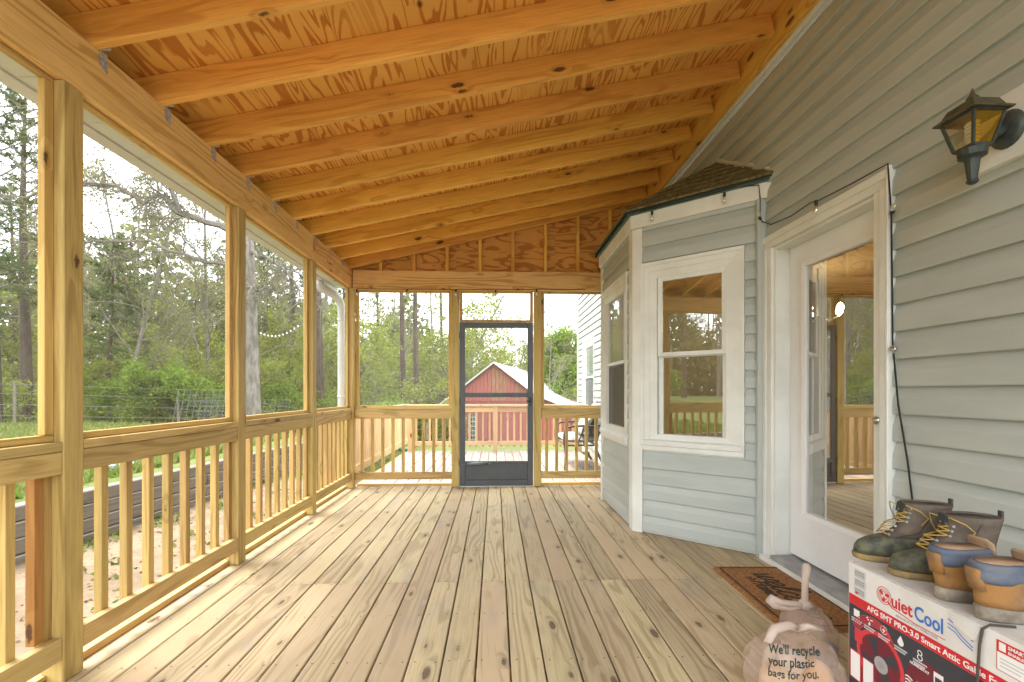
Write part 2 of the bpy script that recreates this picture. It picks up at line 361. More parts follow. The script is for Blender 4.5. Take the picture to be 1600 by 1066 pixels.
# ------------------------------------------------------------------ porch floor
floor = structure('porch_floor')
PITCH = .1455; PW = .1385
screws = MB()
def disc(mb, x, y, z, r=.0042, n=6): mb.add([(x + r * math.cos(6.2832 * j / n), y + r * math.sin(6.2832 * j / n), z) for j in range(n)], [tuple(range(n))])
k = 0
for i in range(-12, 14):
    x0 = -.0818 + PITCH * i; xc = x0 + PITCH / 2
    if xc - PW / 2 < -1.83 or xc + PW / 2 > 1.99: continue
    y1 = 5.62
    cuts = [DECK0, y1]
    if i % 2 == 0 or i in (-5, 5): cuts = [DECK0, 2.79 if i not in (-5,) else 3.6, y1]
    if i in (-7, 3, 7): cuts = [DECK0, 2.79, y1]
    for a, b in zip(cuts[:-1], cuts[1:]):
        dz = random.uniform(-.0008, .0008)
        board('plank', (xc, a + .0012, -.019 + dz), (xc, b - .0012, -.019 + dz), PW, .038, W_DECK, floor, ch=.004)
    for j in range(-8, 9):
        ny = 2.79 + .413 * (j - 1) if False else 2.79 + .413 * j
        if ny < DECK0 + .1 or ny > 5.58: continue
        for s in (-1, 1):
            offs = (-.018, .018) if (len(cuts) == 3 and abs(ny - cuts[1]) < .02) else (random.uniform(-.006, .006),)
            for oy in offs: disc(screws, xc + s * .046 + random.uniform(-.004, .004), ny + oy, .0016)
o = screws.build('screw_heads', mk('screw_metal', (.05, .04, .035), .6), floor); o['kind'] = 'stuff'
for j in range(-4, 8):
    yj = 2.79 + .413 * j
    if DECK0 < yj < 5.5: box('joist', -1.72, 1.88, yj - .019, yj + .019, -.19, -.045, W_RAFT, floor, 0)
box('rim_board', -1.872, -1.834, DECK0, 5.62, -.19, .0, W_RAIL, floor, .002, 'Y')

# outer deck
od = structure('outer_deck')
for i in range(-12, 11):
    xc = -1.66 + .1465 * (i + 12); 
    if xc > 1.86: continue
    dz = random.uniform(-.004, .003)
    board('plank', (xc, 5.655, -.024 + dz), (xc + random.uniform(-.003, .003), 8.98 + random.uniform(-.01, .01), -.024 + dz), .138, .036, W_DECK2, od, ch=.004)
box('rim_board', -1.74, 1.88, 8.992, 9.03, -.2, -.03, W_RAIL, od)
box('rim_board', -1.785, -1.745, 5.66, 9.03, -.2, -.03, W_RAIL, od, .002, 'Y')

# ------------------------------------------------------------------ posts
def post(x0, y0, z1, label, z0=-.0, mat=W_POST, w=P4):
    o = box('porch_post', x0 - w, x0, y0, y0 + w, z0, z1, mat, None, .004, 'Z')
    return tag(o, label, 'post', 'porch posts')
pl = ['square wooden post behind the viewer', 'square wooden post beside the viewer on the left rail',
      'thick near left post with a large dark knot', 'second post from the left, before the grey tree trunk', 'third post from the left, nearest the downspout']
for y, l in zip(POST_Y, pl): post(LX, y, BEAM0 - .001, l, 0.0015)
post(LX + .02, FY - .045, BEAM0 - .001, 'corner post where the left rail meets the far wall', .0015)
post(-.442, FY - .012, 2.388, 'post at the hinge side left of the screen door', .0015)
post(.468 + P4 + .002, FY - .012, 2.388, 'post at the right side of the screen door', .0015)

# ------------------------------------------------------------------ railing panels and screens
def railing(p, d, L, label, zero_bal, pitch, nb, inn, cat='railing'):
    """panel starting at p running along unit d for L; inn = unit vector to the inside of the porch"""
    d = V(d); inn = V(inn); p = V(p)
    t = thing('railing_panel', p, label, cat, 'porch railing panels')
    a = p + d * .002; b = p + d * (L - .002)
    up = V((0, 0, 1))
    def bd(name, off, z, W, T, mat, ins=0): return board(name, a + d * ins + inn * off + up * z, b - d * ins + inn * off + up * z, W, T, mat, t)
    bd('top_rail', -.004 - .019, .876, .038, .088, W_RAIL)
    bd('cap_rail', -.002 - .040, .941, .080, .037, W_RAIL)
    bd('bottom_rail', -.004 - .019, .139, .038, .088, W_RAIL)
    bd('sill_board', -.065 - .019, .018, .038, .034, W_STRIP)
    for j in range(nb):
        q = p + d * (zero_bal + pitch * j) + inn * (-.0435 - .0185)
        board('baluster', q + up * .098, q + up * .918, .036, .036, W_BAL, t, up=inn, ch=.002)
    return t
def screen(p, d, L, label, inn, z0=.9605, z1=BEAM0 - .002, sides=(1, 1), off=-.036, th=.021):
    d = V(d); inn = V(inn); p = V(p); up = V((0, 0, 1))
    t = thing('screen_panel', p + up * z0, label, 'screen', 'insect screen panels')
    c = inn * (off - .0135); s = .038
    a = p + d * .0015; b = p + d * (L - .0015)
    board('bottom_strip', a + c + up * (z0 + .0145), b + c + up * (z0 + .0145), .027, .028, W_STRIP, t)
    board('top_strip', a + c + up * (z1 - th / 2), b + c + up * (z1 - th / 2), .027, th, W_STRIP, t)
    for e, q in ((sides[0], a + d * s / 2), (sides[1], b - d * s / 2)):
        if e: board('side_strip', q + c + up * (z0 + .030), q + c + up * (z1 - th - .001), s, .027, W_STRIP, t, up=inn)
    q = p + inn * (off - .030)
    addmesh('mesh', [q + up * (z0 + .01), q + d * L + up * (z0 + .01), q + d * L + up * (z1 - .01), q + up * (z1 - .01)], [(0, 1, 2, 3)], SCREEN, t)
    return t
names = ['railing bay just behind the viewer', 'near left railing bay cut off by the picture edge', 'railing bay between the two nearest left posts', 'middle railing bay before the grey tree trunk', 'railing bay next to the far left corner']
ends = POST_Y + [FY - .045]
for i in range(5):
    y0 = ends[i] + P4; L = ends[i + 1] - y0
    nb = 9; pitch = (L - .036) / (nb - 1) if nb > 1 else 1
    railing((LX, y0, 0), (0, 1, 0), L, names[i].replace('railing bay', 'wooden railing bay with square balusters'), .018, pitch, nb, (1, 0, 0))
    screen((LX, y0, 0), (0, 1, 0), L, names[i].replace('railing bay', 'insect screen opening') + ' above the rail', (1, 0, 0), th=.018)
    if i == 1:
        o = box('corner_batten', LX - .075, LX - .04, ends[i + 1] - .074, ends[i + 1] - .038, .186, .830, W_DARK, None, .002, 'Z')
        tag(o, 'reddish brown batten beside the thick near left post', 'batten')
railing((-1.692, FY, 0), (1, 0, 0), -.442 - P4 + 1.692, 'far railing bay left of the screen door', .072, .1237, 9, (0, -1, 0))
screen((-1.692, FY, 0), (1, 0, 0), -.442 - P4 + 1.692, 'far insect screen opening left of the screen door', (0, -1, 0), z1=2.386)
railing((.562, FY, 0), (1, 0, 0), 1.335, 'far railing bay between screen door and bay window', .072, .1237, 10, (0, -1, 0))
screen((.562, FY, 0), (1, 0, 0), 1.335, 'far insect screen opening between screen door and bay window', (0, -1, 0), z1=2.386)
tr = screen((-.440, FY, 0), (1, 0, 0), .906, 'low transom screen above the screen door', (0, -1, 0), z0=2.012, z1=2.386)

# ------------------------------------------------------------------ screen door
t = thing('screen_door', (0, FY, 0), 'dark grey screen door with mid rail and kick plate', 'door')
dx0, dx1, dy0, dy1 = -.436, .462, FY + .002, FY + .034
box('stile', dx0, dx0 + .068, dy0, dy1, .012, 2.004, DOORGREY, t, .003, 'Z')
box('stile', dx1 - .068, dx1, dy0, dy1, .012, 2.004, DOORGREY, t, .003, 'Z')
box('top_rail', dx0 + .0685, dx1 - .0685, dy0, dy1, 1.937, 2.004, DOORGREY, t, .003)
box('mid_rail', dx0 + .0685, dx1 - .0685, dy0, dy1, 1.092, 1.146, DOORGREY, t, .003)
box('bottom_rail', dx0 + .0685, dx1 - .0685, dy0, dy1, .012, .082, DOORGREY, t, .003)
kp = box('kick_plate', dx0 + .0685, dx1 - .0685, dy0 + .012, dy1 - .006, .0825, .285, DOORGREY, t, .002)
box('kick_rail', dx0 + .0685, dx1 - .0685, dy0, dy1, .2855, .312, DOORGREY, t, .003)
for z0, z1 in ((.312, 1.092), (1.146, 1.937)):
    addmesh('mesh', [(dx0 + .06, dy0 + .016, z0), (dx1 - .06, dy0 + .016, z0), (dx1 - .06, dy0 + .016, z1), (dx0 + .06, dy0 + .016, z1)], [(0, 1, 2, 3)], SCREEN, t)
mb = MB(); mb.tube([(-.41, dy0 - .02, .275), (-.34, dy0 - .022, .278)], .006, 8); mb.tube([(-.345, dy0 - .024, .282), (-.09, dy0 - .024, .288)], .019, 12); mb.tube([(-.09, dy0 - .024, .288), (-.04, dy0 - .012, .289)], .007, 8)
cl = mb.build('closer', mk('closer_metal', (.16, .18, .2), .3, metal=.5), t, smooth=True)
mb = MB(); mb.box(dx1 - .05, dx1 - .02, dy0 - .006, dy0 - .0005, .99, 1.09); mb.tube([(dx1 - .035, dy0 - .004, 1.045), (dx1 - .035, dy0 - .04, 1.045)], .008, 8); mb.tube([(dx1 - .035, dy0 - .04, 1.045), (dx1 - .085, dy0 - .042, 1.045)], .007, 8)
mb.build('handle', BLACKM, t)
for z in (.25, 1.0, 1.8): box('hinge', dx0 - .004, dx0 + .012, dy0 - .008, dy0 - .0005, z, z + .08, DOORGREY, t, .002, 'Z')
tag(box('door_sill', dx0, dx1, FY - .0, FY + .07, -.0005, .010, mk('sill_white', (.6, .6, .58), .5), None, .001), 'pale strip under the screen door', 'sill')

# ------------------------------------------------------------------ porch roof
roof = thing('porch_roof', (0, 0, BEAM0), 'sloped porch roof of pine rafters under plywood sheets', 'roof')
LEX = 1.83; SL = .2418; LZ = 3.414; S_ = math.sqrt(1 + SL * SL)
def rz(x): return BEAM1 + .001 + SL * (x - LX)            # underside of the rafters
ends_b = [(-.75, 1.30), (1.302, 4.352), (4.354, 5.565)]
for a, b in ends_b:
    box('beam', LX - .003 - .038, LX - .003, a, b, BEAM0, BEAM1, W_BEAM, roof, .003, 'Y') if False else board('beam', (LX - .022, a, (BEAM0 + BEAM1) / 2), (LX - .022, b, (BEAM0 + BEAM1) / 2), .038, BEAM1 - BEAM0, W_BEAM, roof, ch=.003)
    board('beam', (LX - .0615, a, (BEAM0 + BEAM1) / 2), (LX - .0615, b, (BEAM0 + BEAM1) / 2), .038, BEAM1 - BEAM0, W_BEAM, roof, ch=.003)
D6 = .140
HANG = None
nrm = V((-SL, 0, 1)).normalized()
for k in range(-6, 9):
    yb = 2.0 + .39 * k + .019; yl = 2.074 + .4168 * k + .019
    xa, xb = LX - .30, LEX - .0015
    fa = (xa - LX) / (LEX - LX)
    pa = V((xa, yb + fa * (yl - yb), rz(xa))); pb = V((xb, yl, rz(xb)))
    board('rafter', pa + nrm * D6 / 2, pb + nrm * D6 / 2, .038, D6, W_RAFT, roof, up=nrm, ch=.0025)
    hb = MB(); yy = yb + .026
    hb.box(LX - .0005, LX + .0025, yy - .008, yy + .030, BEAM1 - .060, BEAM1 + .002); hb.box(LX - .0005, LX + .045, yy - .0065, yy - .0035, BEAM1 + .001, BEAM1 + .085)
    hb.v = [(x, y, z - (0.018 if (z < BEAM1 - .05 and y > yy) else 0)) for x, y, z in hb.v]
    o = hb.build('hanger', GALV, roof)
board('gable_rafter', V((LX - .3, FY - .02, rz(LX - .3))) + nrm * D6 / 2, V((LEX - .0015, FY - .02, rz(LEX))) + nrm * D6 / 2, .038, D6, W_RAFT, roof, up=nrm, ch=.0025)
# ledger on the house
board('ledger', (LEX + .0195, -.75, LZ + .13), (LEX + .0195, 5.66, LZ + .13), .038, .26, W_RAFT, roof, ch=.003)
# plywood sheets, long side along the porch
zt = D6 + .001
sx = [LX - .30, LX - .30 + 1.215, LX - .30 + 2.432, LEX + .07]
for i in range(3):
    x0, x1 = sx[i] + .001, sx[i + 1] - .001
    st = [-.78, .62 + (i % 2) * 1.2, 3.06 + (i % 2) * 1.2, 5.75]
    for a, b in zip(st[:-1], st[1:]):
        c0 = V((x0, 0, rz(x0))) + nrm * (zt + .006); c1 = V((x1, 0, rz(x1))) + nrm * (zt + .006); cm = (c0 + c1) / 2
        board('plywood_sheet', (cm.x, a + .001, cm.z), (cm.x, b - .001, cm.z), (c1 - c0).length, .012, PLY, roof, up=nrm, ch=0)
c0 = V((LX - .36, 0, rz(LX - .36))) + nrm * (zt + .022); c1 = V((LEX + .07, 0, rz(LEX + .07))) + nrm * (zt + .022); cm = (c0 + c1) / 2
board('roofing', (cm.x, -.8, cm.z), (cm.x, 5.80, cm.z), (c1 - c0).length, .016, SHING, roof, up=nrm, ch=0)
# eave: soffit, fascia, gutter
for i in range(20):
    y0 = -.62 + i * .32
    box('soffit_panel', -1.955, -1.806, y0 + .002, y0 + .318, 2.452, 2.462, VINYLW, roof, .002, 'Y')
board('fascia', (-1.966, -.7, 2.55), (-1.966, 5.78, 2.55), .016, .19, VINYLW, roof)
mb = MB()
gp = [(-1.976, 2.56), (-1.976, 2.445), (-2.02, 2.432), (-2.055, 2.445), (-2.07, 2.50), (-2.085, 2.56), (-2.08, 2.56), (-2.06, 2.50), (-2.05, 2.452), (-2.02, 2.442), (-1.982, 2.452), (-1.982, 2.56)]
mb.rings([[(x, y, z) for x, z in gp] for y in (-.7, 5.80)])
mb.build('gutter', VINYLW, roof)
# downspout
mb = MB(); mb.tube([(-2.03, 5.33, 2.44), (-2.03, 5.33, 2.40), (-2.02, 5.37, 2.37), (-1.955, 5.60, 2.33), (-1.93, 5.685, 2.30), (-1.92, 5.725, 2.24), (-1.917, 5.735, 2.16), (-1.917, 5.735, .2), (-1.917, 5.735, -.05), (-1.93, 5.78, -.10)], [.05, .052, .052, .05, .05, .048, .042, .040, .040, .042], 14)
ds = thing('downspout', (-1.917, 5.735, -.1), 'white downspout with curved elbow outside the far left corner', 'downspout')
mb.build('pipe', PVC, ds, smooth=True)
for z in (2.05, 1.1):
    mb = MB(); mb.rings([[(-1.917 + r * math.cos(a * .3927), 5.735 + r * math.sin(a * .3927), zz) for a in range(16)] for r, zz in ((.0405, z - .012), (.046, z - .01), (.046, z + .01), (.0405, z + .012))]); mb.build('band', PVC, ds, smooth=True)

# ------------------------------------------------------------------ gable wall over the far opening
gw = thing('gable_wall', (0, FY, 2.388), 'far gable of plywood and studs on a header beam', 'gable wall')
board('header_beam', (-1.708, FY + .005 - .019, 2.5015), (1.895, FY + .005 - .019, 2.5015), .038, .226, W_BEAM, gw, ch=.003)
board('header_beam', (-1.694, FY + .045, 2.5015), (1.895, FY + .045, 2.5015), .038, .226, W_BEAM, gw, ch=.003)
for k in range(8):
    x = -1.386 + .4 * k; top = rz(x) - .001 + .012
    box('stud', x - .019, x + .019, FY + .003, FY + .060, 2.616, top + .05, W_RAFT, gw, .002, 'Z')
xs_ = [-1.80, -.48, .74, 1.89]
for a, b in zip(xs_[:-1], xs_[1:]):
    a += .001; b -= .001
    pr = [(a, 2.40), (b, 2.40), (b, rz(b) + .14), (a, rz(a) + .14)]; L = [(x, z) for x, z in pr]
    ox, oz = a, 2.4
    vs = [(x - ox, z - oz, 0) for x, z in pr] + [(x - ox, z - oz, -.012) for x, z in pr]
    addmesh('sheathing', vs, [(0, 1, 2, 3), (7, 6, 5, 4), (0, 4, 5, 1), (1, 5, 6, 2), (2, 6, 7, 3), (3, 7, 4, 0)], PLY2, gw, M(((1, 0, 0, ox), (0, 0, -1, FY + .066), (0, 1, 0, oz), (0, 0, 0, 1))))

pr = [(-1.84, 2.40), (1.895, 2.40), (1.895, rz(1.895) + .15), (-1.84, rz(-1.84) + .15)]
addmesh('outer_siding', [(x, FY + .081, z) for x, z in pr] + [(x, FY + .105, z) for x, z in pr], [(3, 2, 1, 0), (4, 5, 6, 7), (0, 1, 5, 4), (1, 2, 6, 5), (2, 3, 7, 6), (3, 0, 4, 7)], SIDING, gw)

# ------------------------------------------------------------------ house
house = thing('house', (WX, 3, 0), 'grey vinyl sided house wall with white door and bay window', 'house')
CO = .129; CB = .027
PROF = [(0, 0), (.003, -.004), (.0225, -.004), (.0245, .002), (.0215, .070), (.019, .076), (.0035, .120), (.003, .1285), (0, .1285)]
SC = {}
def course_mesh(L):
    k = round(L, 3)
    if k not in SC:
        mb = MB(); mb.rings([[(x, y, z) for y, z in PROF] for x in (-L / 2, L / 2)])
        me = bpy.data.meshes.new('siding_plank'); me.from_pydata(mb.v, [], mb.f); me.materials.append(SIDING); SC[k] = me
    return SC[k]
def siding(p, d, z0, z1, cuts):
    """courses from z0 to z1 along d from p; cuts(z) gives the free intervals of u"""
    p = V(p); d = V(d).normalized(); F = frame(d, (0, 0, 1))
    k = math.floor((z0 - CB) / CO + .001)
    while CB + k * CO < z1 - .03:
        z = CB + k * CO
        for a, b in cuts(z):
            if b - a > .02:
                o = bpy.data.objects.new('siding_plank', course_mesh(b - a)); reg(o, house, M.Translation(p + d * ((a + b) / 2) + V((0, 0, z))) @ F)
        k += 1
def main_cuts(z):
    if z < 2.20: return [(-1.9, 2.085), (5.50, 8.60), (9.72, 10.26)] if .68 - CO < z < 2.2 else [(-1.9, 2.085), (5.50, 10.26)]
    if z < 2.52: return [(-1.9, 3.10), (5.50, 10.26)]
    if z < 3.33: return [(-1.9, 5.515), (5.68, 10.26)]
    return [(5.68, 10.26)]
siding((WX, 0, 0), (0, 1, 0), CB, 4.6, main_cuts)
for (y0, y1, z0, z1) in ((-1.9, 2.19, -.15, 3.62), (2.1905, 3.0095, 2.13, 3.62), (3.01, 3.13, -.15, 3.62), (3.1305, 5.43, 2.56, 3.62), (5.4305, 8.7, -.6, 4.7), (9.62, 10.36, -.6, 4.7), (8.7005, 9.6195, -.6, .8), (8.7005, 9.6195, 2.12, 4.7)):
    box('wall', WX + .001, WX + .10, y0, y1, z0, z1, TRIM, house, 0, 'Y')
box('end_wall', WX + .1005, 7.5, 10.26, 10.36, -1.2, 4.7, SIDING, house, 0)
box('end_wall', WX + .1005, 7.5, -2.0, -1.9, -.6, 4.7, SIDING, house, 0)
box('corner_board', WX - .03, WX + .0005, 10.262, 10.362, -.7, 4.7, TRIM, house, .003, 'Z')
box('j_trim', LEX + .0392, WX - .010, -.75, 5.52, LZ - .022, LZ + .02, TRIM, house, .002, 'Y')
# room behind the glass
box('room_floor', WX + .105, 5.6, .2, 6.4, -.05, -.002, ROOMF, house, 0)
box('room_ceiling', WX + .105, 5.6, .2, 6.4, 2.50, 2.6, ROOMW, house, 0)
box('room_wall', 5.6, 5.7, .2, 6.4, -.05, 2.6, ROOMW, house, 0)
box('room_wall', WX + .105, 5.6, .1, .199, -.05, 2.6, ROOMW, house, 0)
box('room_wall', WX + .105, 5.6, 6.401, 6.5, -.05, 2.6, ROOMW, house, 0)

def ring_frame(mb, u0, u1, z0, z1, w, y0, y1, yin=None, mi=0):
    """mitred frame with outer rectangle u0..u1, z0..z1 and width w; front at y1 (outer edge) and yin (inner edge)"""
    yin = y1 if yin is None else yin
    O = [(u0, z0), (u1, z0), (u1, z1), (u0, z1)]; I = [(u0 + w, z0 + w), (u1 - w, z0 + w), (u1 - w, z1 - w), (u0 + w, z1 - w)]
    vs = [(u, y0, z) for u, z in O] + [(u, y1, z) for u, z in O] + [(u, yin, z) for u, z in I] + [(u, y0, z) for u, z in I]
    fs = []
    for i in range(4):
        j = (i + 1) % 4
        fs += [(i, j, 4 + j, 4 + i), (4 + i, 4 + j, 8 + j, 8 + i), (8 + i, 8 + j, 12 + j, 12 + i), (12 + i, 12 + j, j, i)]
    mb.add(vs, fs, mi)
def hung_window(p, d, cu0, cu1, cz0, cz1, gu0, gu1, gz0, gz1, meet, name_label=None, lower_screen=False, sill=True, cw=.10):
    T = M.Translation(V(p)) @ frame(d, (0, 0, 1))
    mb = MB()                                        # both sashes
    s = .032
    ring_frame(mb, gu0 - s, gu1 + s, meet - .012, gz1 + s, s, -.03, .004, -.004)
    ring_frame(mb, gu0 - s, gu1 + s, gz0 - s, meet + .012, s, -.048, -.022 - .004, -.030)
    win = mb.build('window', TRIM, house, T)
    if name_label: win['label'] = name_label
    mb = MB()
    ring_frame(mb, cu0, cu1, cz0, cz1, .026, .0, .034, .030)
    ring_frame(mb, cu0 + .0265, cu1 - .0265, cz0 + .0265, cz1 - .0265, .045, .0, .024, .018)
    ring_frame(mb, cu0 + .072, cu1 - .072, cz0 + .072, cz1 - .072, max(.01, min(gu0 - s - cu0 - .072, .07)), -.05, .014, .008)
    mb.build('casing', TRIM, win, T)
    addmesh('pane', [(gu0 - .004, -.014, meet + .02), (gu1 + .004, -.014, meet + .02), (gu1 + .004, -.014, gz1 + .004), (gu0 - .004, -.014, gz1 + .004)], [(0, 3, 2, 1)], GLASS, win, T)
    addmesh('pane', [(gu0 - .004, -.040, gz0 - .004), (gu1 + .004, -.040, gz0 - .004), (gu1 + .004, -.040, meet - .018), (gu0 - .004, -.040, meet - .018)], [(0, 3, 2, 1)], GLASS, win, T)
    if lower_screen:
        mb = MB(); ring_frame(mb, gu0 - .005, gu1 + .005, gz0 - .006, meet - .014, .016, -.022, -.012); mb.build('screen_frame', mk('screen_frame_grey', (.2, .2, .21), .5), win, T)
        addmesh('screen', [(gu0, -.016, gz0), (gu1, -.016, gz0), (gu1, -.016, meet - .02), (gu0, -.016, meet - .02)], [(0, 3, 2, 1)], SCREEN2, win, T)
    if sill:
        mb = MB(); mb.add([(u, y, z) for u in (cu0 + .012, cu1 - .012) for y, z in ((.0, cz0 + .09), (.045, cz0 + .075), (.05, cz0 + .062), (.048, cz0 + .04), (.036, cz0 + .034), (.034, cz0 - .002), (.0, cz0 - .002))],
                          [(0, 1, 2, 3, 4, 5, 6), (13, 12, 11, 10, 9, 8, 7)] + [(i, 7 + i, 7 + (i + 1) % 7, (i + 1) % 7) for i in range(7)])
        mb.build('sill', TRIM, win, T)
    return win
# bay: near slanted side, front, far slanted side
BP = V((1.165, 3.755, 0)); BQ = V((WX - .002, 3.118, 0)); BL = (BP - BQ).length; bd = (BP - BQ).normalized()
BF = V((1.165, 4.87, 0)); BR = V((WX - .002, 5.495, 0))
BT = 2.56
def panel(p, d, L, op):
    T = M.Translation(V(p)) @ frame(d, (0, 0, 1)); mb = MB()
    u0, u1, z0, z1 = op
    mb.box(0, L, -.07, -.001, .005, z0); mb.box(0, L, -.07, -.001, z1, BT); mb.box(0, u0, -.07, -.001, z0, z1); mb.box(u1, L, -.07, -.001, z0, z1)
    mb.build('bay_wall', TRIM, house, T)
ang_op = (.26, .80, .74, 2.09)
panel(BQ, bd, BL, ang_op)
cu = (.156 - .02, .916 - .005, .690, 2.205)
siding(BQ, bd, CB, 2.52, lambda z: [(.022, cu[0] - .002), (cu[1] + .002, BL - .075)] if .69 - CO * .6 < z < 2.16 else [(.022, BL - .075)])
hung_window(BQ, bd, cu[0], cu[1], cu[2], cu[3], .296, .746, .80, 2.045, 1.453, 'double hung window on the slanted near side of the bay')
FL = 1.115
panel(BP, (0, 1, 0), FL, (.30, 1.0, .74, 2.09))
siding(BP, (0, 1, 0), CB, 2.52, lambda z: [(.085, .150)] if .69 - CO * .6 < z < 2.16 else [(.085, FL - .06)])
hung_window(BP, (0, 1, 0), .152, 1.10, .690, 2.205, .36, .92, .80, 2.06, 1.43, 'double hung window on the front of the bay, seen edge on', lower_screen=True)
fd = (BR - BF).normalized(); panel(BF, fd, (BR - BF).length, (.3, .7, .74, 2.09))
siding(BF, fd, CB, 2.52, lambda z: [(.08, (BR - BF).length - .02)])
# corner boards of the bay
def corner(p, d1, d2, w1, w2, z0, z1):
    p = V(p); n1 = frame(d1, (0, 0, 1)).col[1].to_3d(); n2 = frame(d2, (0, 0, 1)).col[1].to_3d()
    th = .027; bis = (n1 + n2).normalized() / max(.3, (n1 + n2).normalized().dot(n1)) * th
    pts = [p - V(d1) * w1, p, p + V(d2) * w2, p + V(d2) * w2 + n2 * th, p + bis, p - V(d1) * w1 + n1 * th]
    mb = MB(); mb.rings([[(q.x, q.y, z) for q in pts] for z in (z0, z1)]); return mb.build('corner_board', TRIM, house)
corner(BP, bd, V((0, 1, 0)), .073, .083, .004, 2.50)
corner(BF, V((0, 1, 0)), fd, .055, .075, .004, 2.50)
box('inner_corner', WX - .075, WX - .018, 3.100, 3.128, .004, 2.50, SIDING, house, .002, 'Z')
# frieze board, flashing and hip roof of the bay
def off_poly(o):      # bay outline pushed outward by o
    n1 = frame(bd, (0, 0, 1)).col[1].to_3d(); n2 = V((-1, 0, 0)); n3 = frame(fd, (0, 0, 1)).col[1].to_3d()
    b1 = (n1 + n2).normalized(); b1 /= b1.dot(n1); b2 = (n2 + n3).normalized(); b2 /= b2.dot(n2)
    e1 = bd.copy(); q = BQ + n1 * o; q = q - bd * ((q.x - BQ.x) / bd.x); r_ = BR + n3 * o; r_ = r_ + fd * ((BR.x - r_.x) / fd.x)
    return [q, BP + b1 * o, BF + b2 * o, r_]
def band(name, o0, o1, z0, z1, mat, seg=(0, 1, 2), zo=0.0):
    A = off_poly(o0); B = off_poly(o1); out = []
    for i in seg:
        vs = [A[i] + V((0, 0, z0)), A[i + 1] + V((0, 0, z0)), B[i + 1] + V((0, 0, z0)), B[i] + V((0, 0, z0))]
        vs += [v + V((0, 0, z1 - z0)) for v in vs]
        out.append(addmesh(name, vs, [(0, 1, 2, 3), (7, 6, 5, 4), (0, 4, 5, 1), (1, 5, 6, 2), (2, 6, 7, 3), (3, 7, 4, 0)], mat, house))
    return out
band('frieze_board', .001, .044, 2.503, 2.612, TRIM)
band('flashing', .001, .066, 2.6125, 2.640, TEAL)
EP = off_poly(.085); ez = 2.641; tz = 3.09
T1 = V((WX - .016, 3.80, tz)); T2 = V((WX - .016, 4.83, tz))
E_ = [v + V((0, 0, ez)) for v in EP]
brs = addmesh('bay_roof', [E_[0], E_[1], E_[2], E_[3], T1, T2] + [v - V((0, 0, .018)) for v in (E_[0], E_[1], E_[2], E_[3])], [(0, 1, 4), (1, 2, 5, 4), (2, 3, 5), (6, 7, 1, 0), (7, 8, 2, 1), (8, 9, 3, 2)], BLACKM, house)
def shingle_face(a, b, tops, rows, tab=.17, lift=.006):
    """a,b eave corners, tops list from b's side to a's side"""
    a = V(a); b = V(b); xd = (b - a).normalized(); nrm_ = (b - a).cross(V(tops[0]) - a).normalized()
    if nrm_.z < 0: nrm_ = -nrm_
    yd = nrm_.cross(xd)
    if (V(tops[0]) - a).dot(yd) < 0: yd = -yd
    poly = [((q - a).dot(xd), (q - a).dot(yd)) for q in [a, b] + [V(t_) for t_ in tops]]
    H_ = max(q[1] for q in poly); W_ = (b - a).length; rh = H_ / rows
    area = sum(poly[i][0] * poly[(i + 1) % len(poly)][1] - poly[(i + 1) % len(poly)][0] * poly[i][1] for i in range(len(poly)))
    if area < 0: poly = poly[::-1]
    mnx = min(q[0] for q in poly); mxx = max(q[0] for q in poly)
    for r_ in range(rows):
        u = mnx - random.uniform(0, tab)
        while u < mxx:
            wd = tab * random.uniform(.75, 1.25)
            q = [(u + .003, r_ * rh - .012 + random.uniform(-.004, .004)), (u + wd - .003, r_ * rh - .012 + random.uniform(-.004, .004)), (u + wd - .003, (r_ + 1) * rh + .004), (u + .003, (r_ + 1) * rh + .004)]
            u += wd
            for i in range(len(poly)): 
                if len(q) > 2:
                    pa, pb = poly[i], poly[(i + 1) % len(poly)]
                    if not (abs(pa[1]) < 1e-6 and abs(pb[1]) < 1e-6): q = clip(q, pa, pb)
            if len(q) < 3: continue
            vs = []
            for h0 in (0, 1):
                for (s_, t_) in q:
                    f_ = 1 - (t_ - r_ * rh) / rh
                    vs.append(a + xd * s_ + yd * t_ + nrm_ * (.001 if h0 == 0 else .004 + .011 * max(0, min(1.1, f_))))
            n = len(q)
            addmesh('shingle', vs, [tuple(range(n))[::-1], tuple(range(n, 2 * n))] + [(i, (i + 1) % n, n + (i + 1) % n, n + i) for i in range(n)], SHING, brs)
shingle_face(E_[0], E_[1], [T1], 6)
shingle_face(E_[1], E_[2], [T2, T1], 6, .2)
for a, b in ((E_[1], T1), (T1 + V((.0, -.02, .012)), E_[0] + V((.0, 0, .012)))):
    mb = MB(); mb.tube([a + V((0, 0, .008)), (a + b) / 2 + V((0, 0, .012)), b + V((0, 0, .006))], [.016, .017, .014], 6)
    mb.build('hip_cap' if a is E_[1] or a == E_[1] else 'wall_flashing', SHING if a == E_[1] else VINYLW, brs)

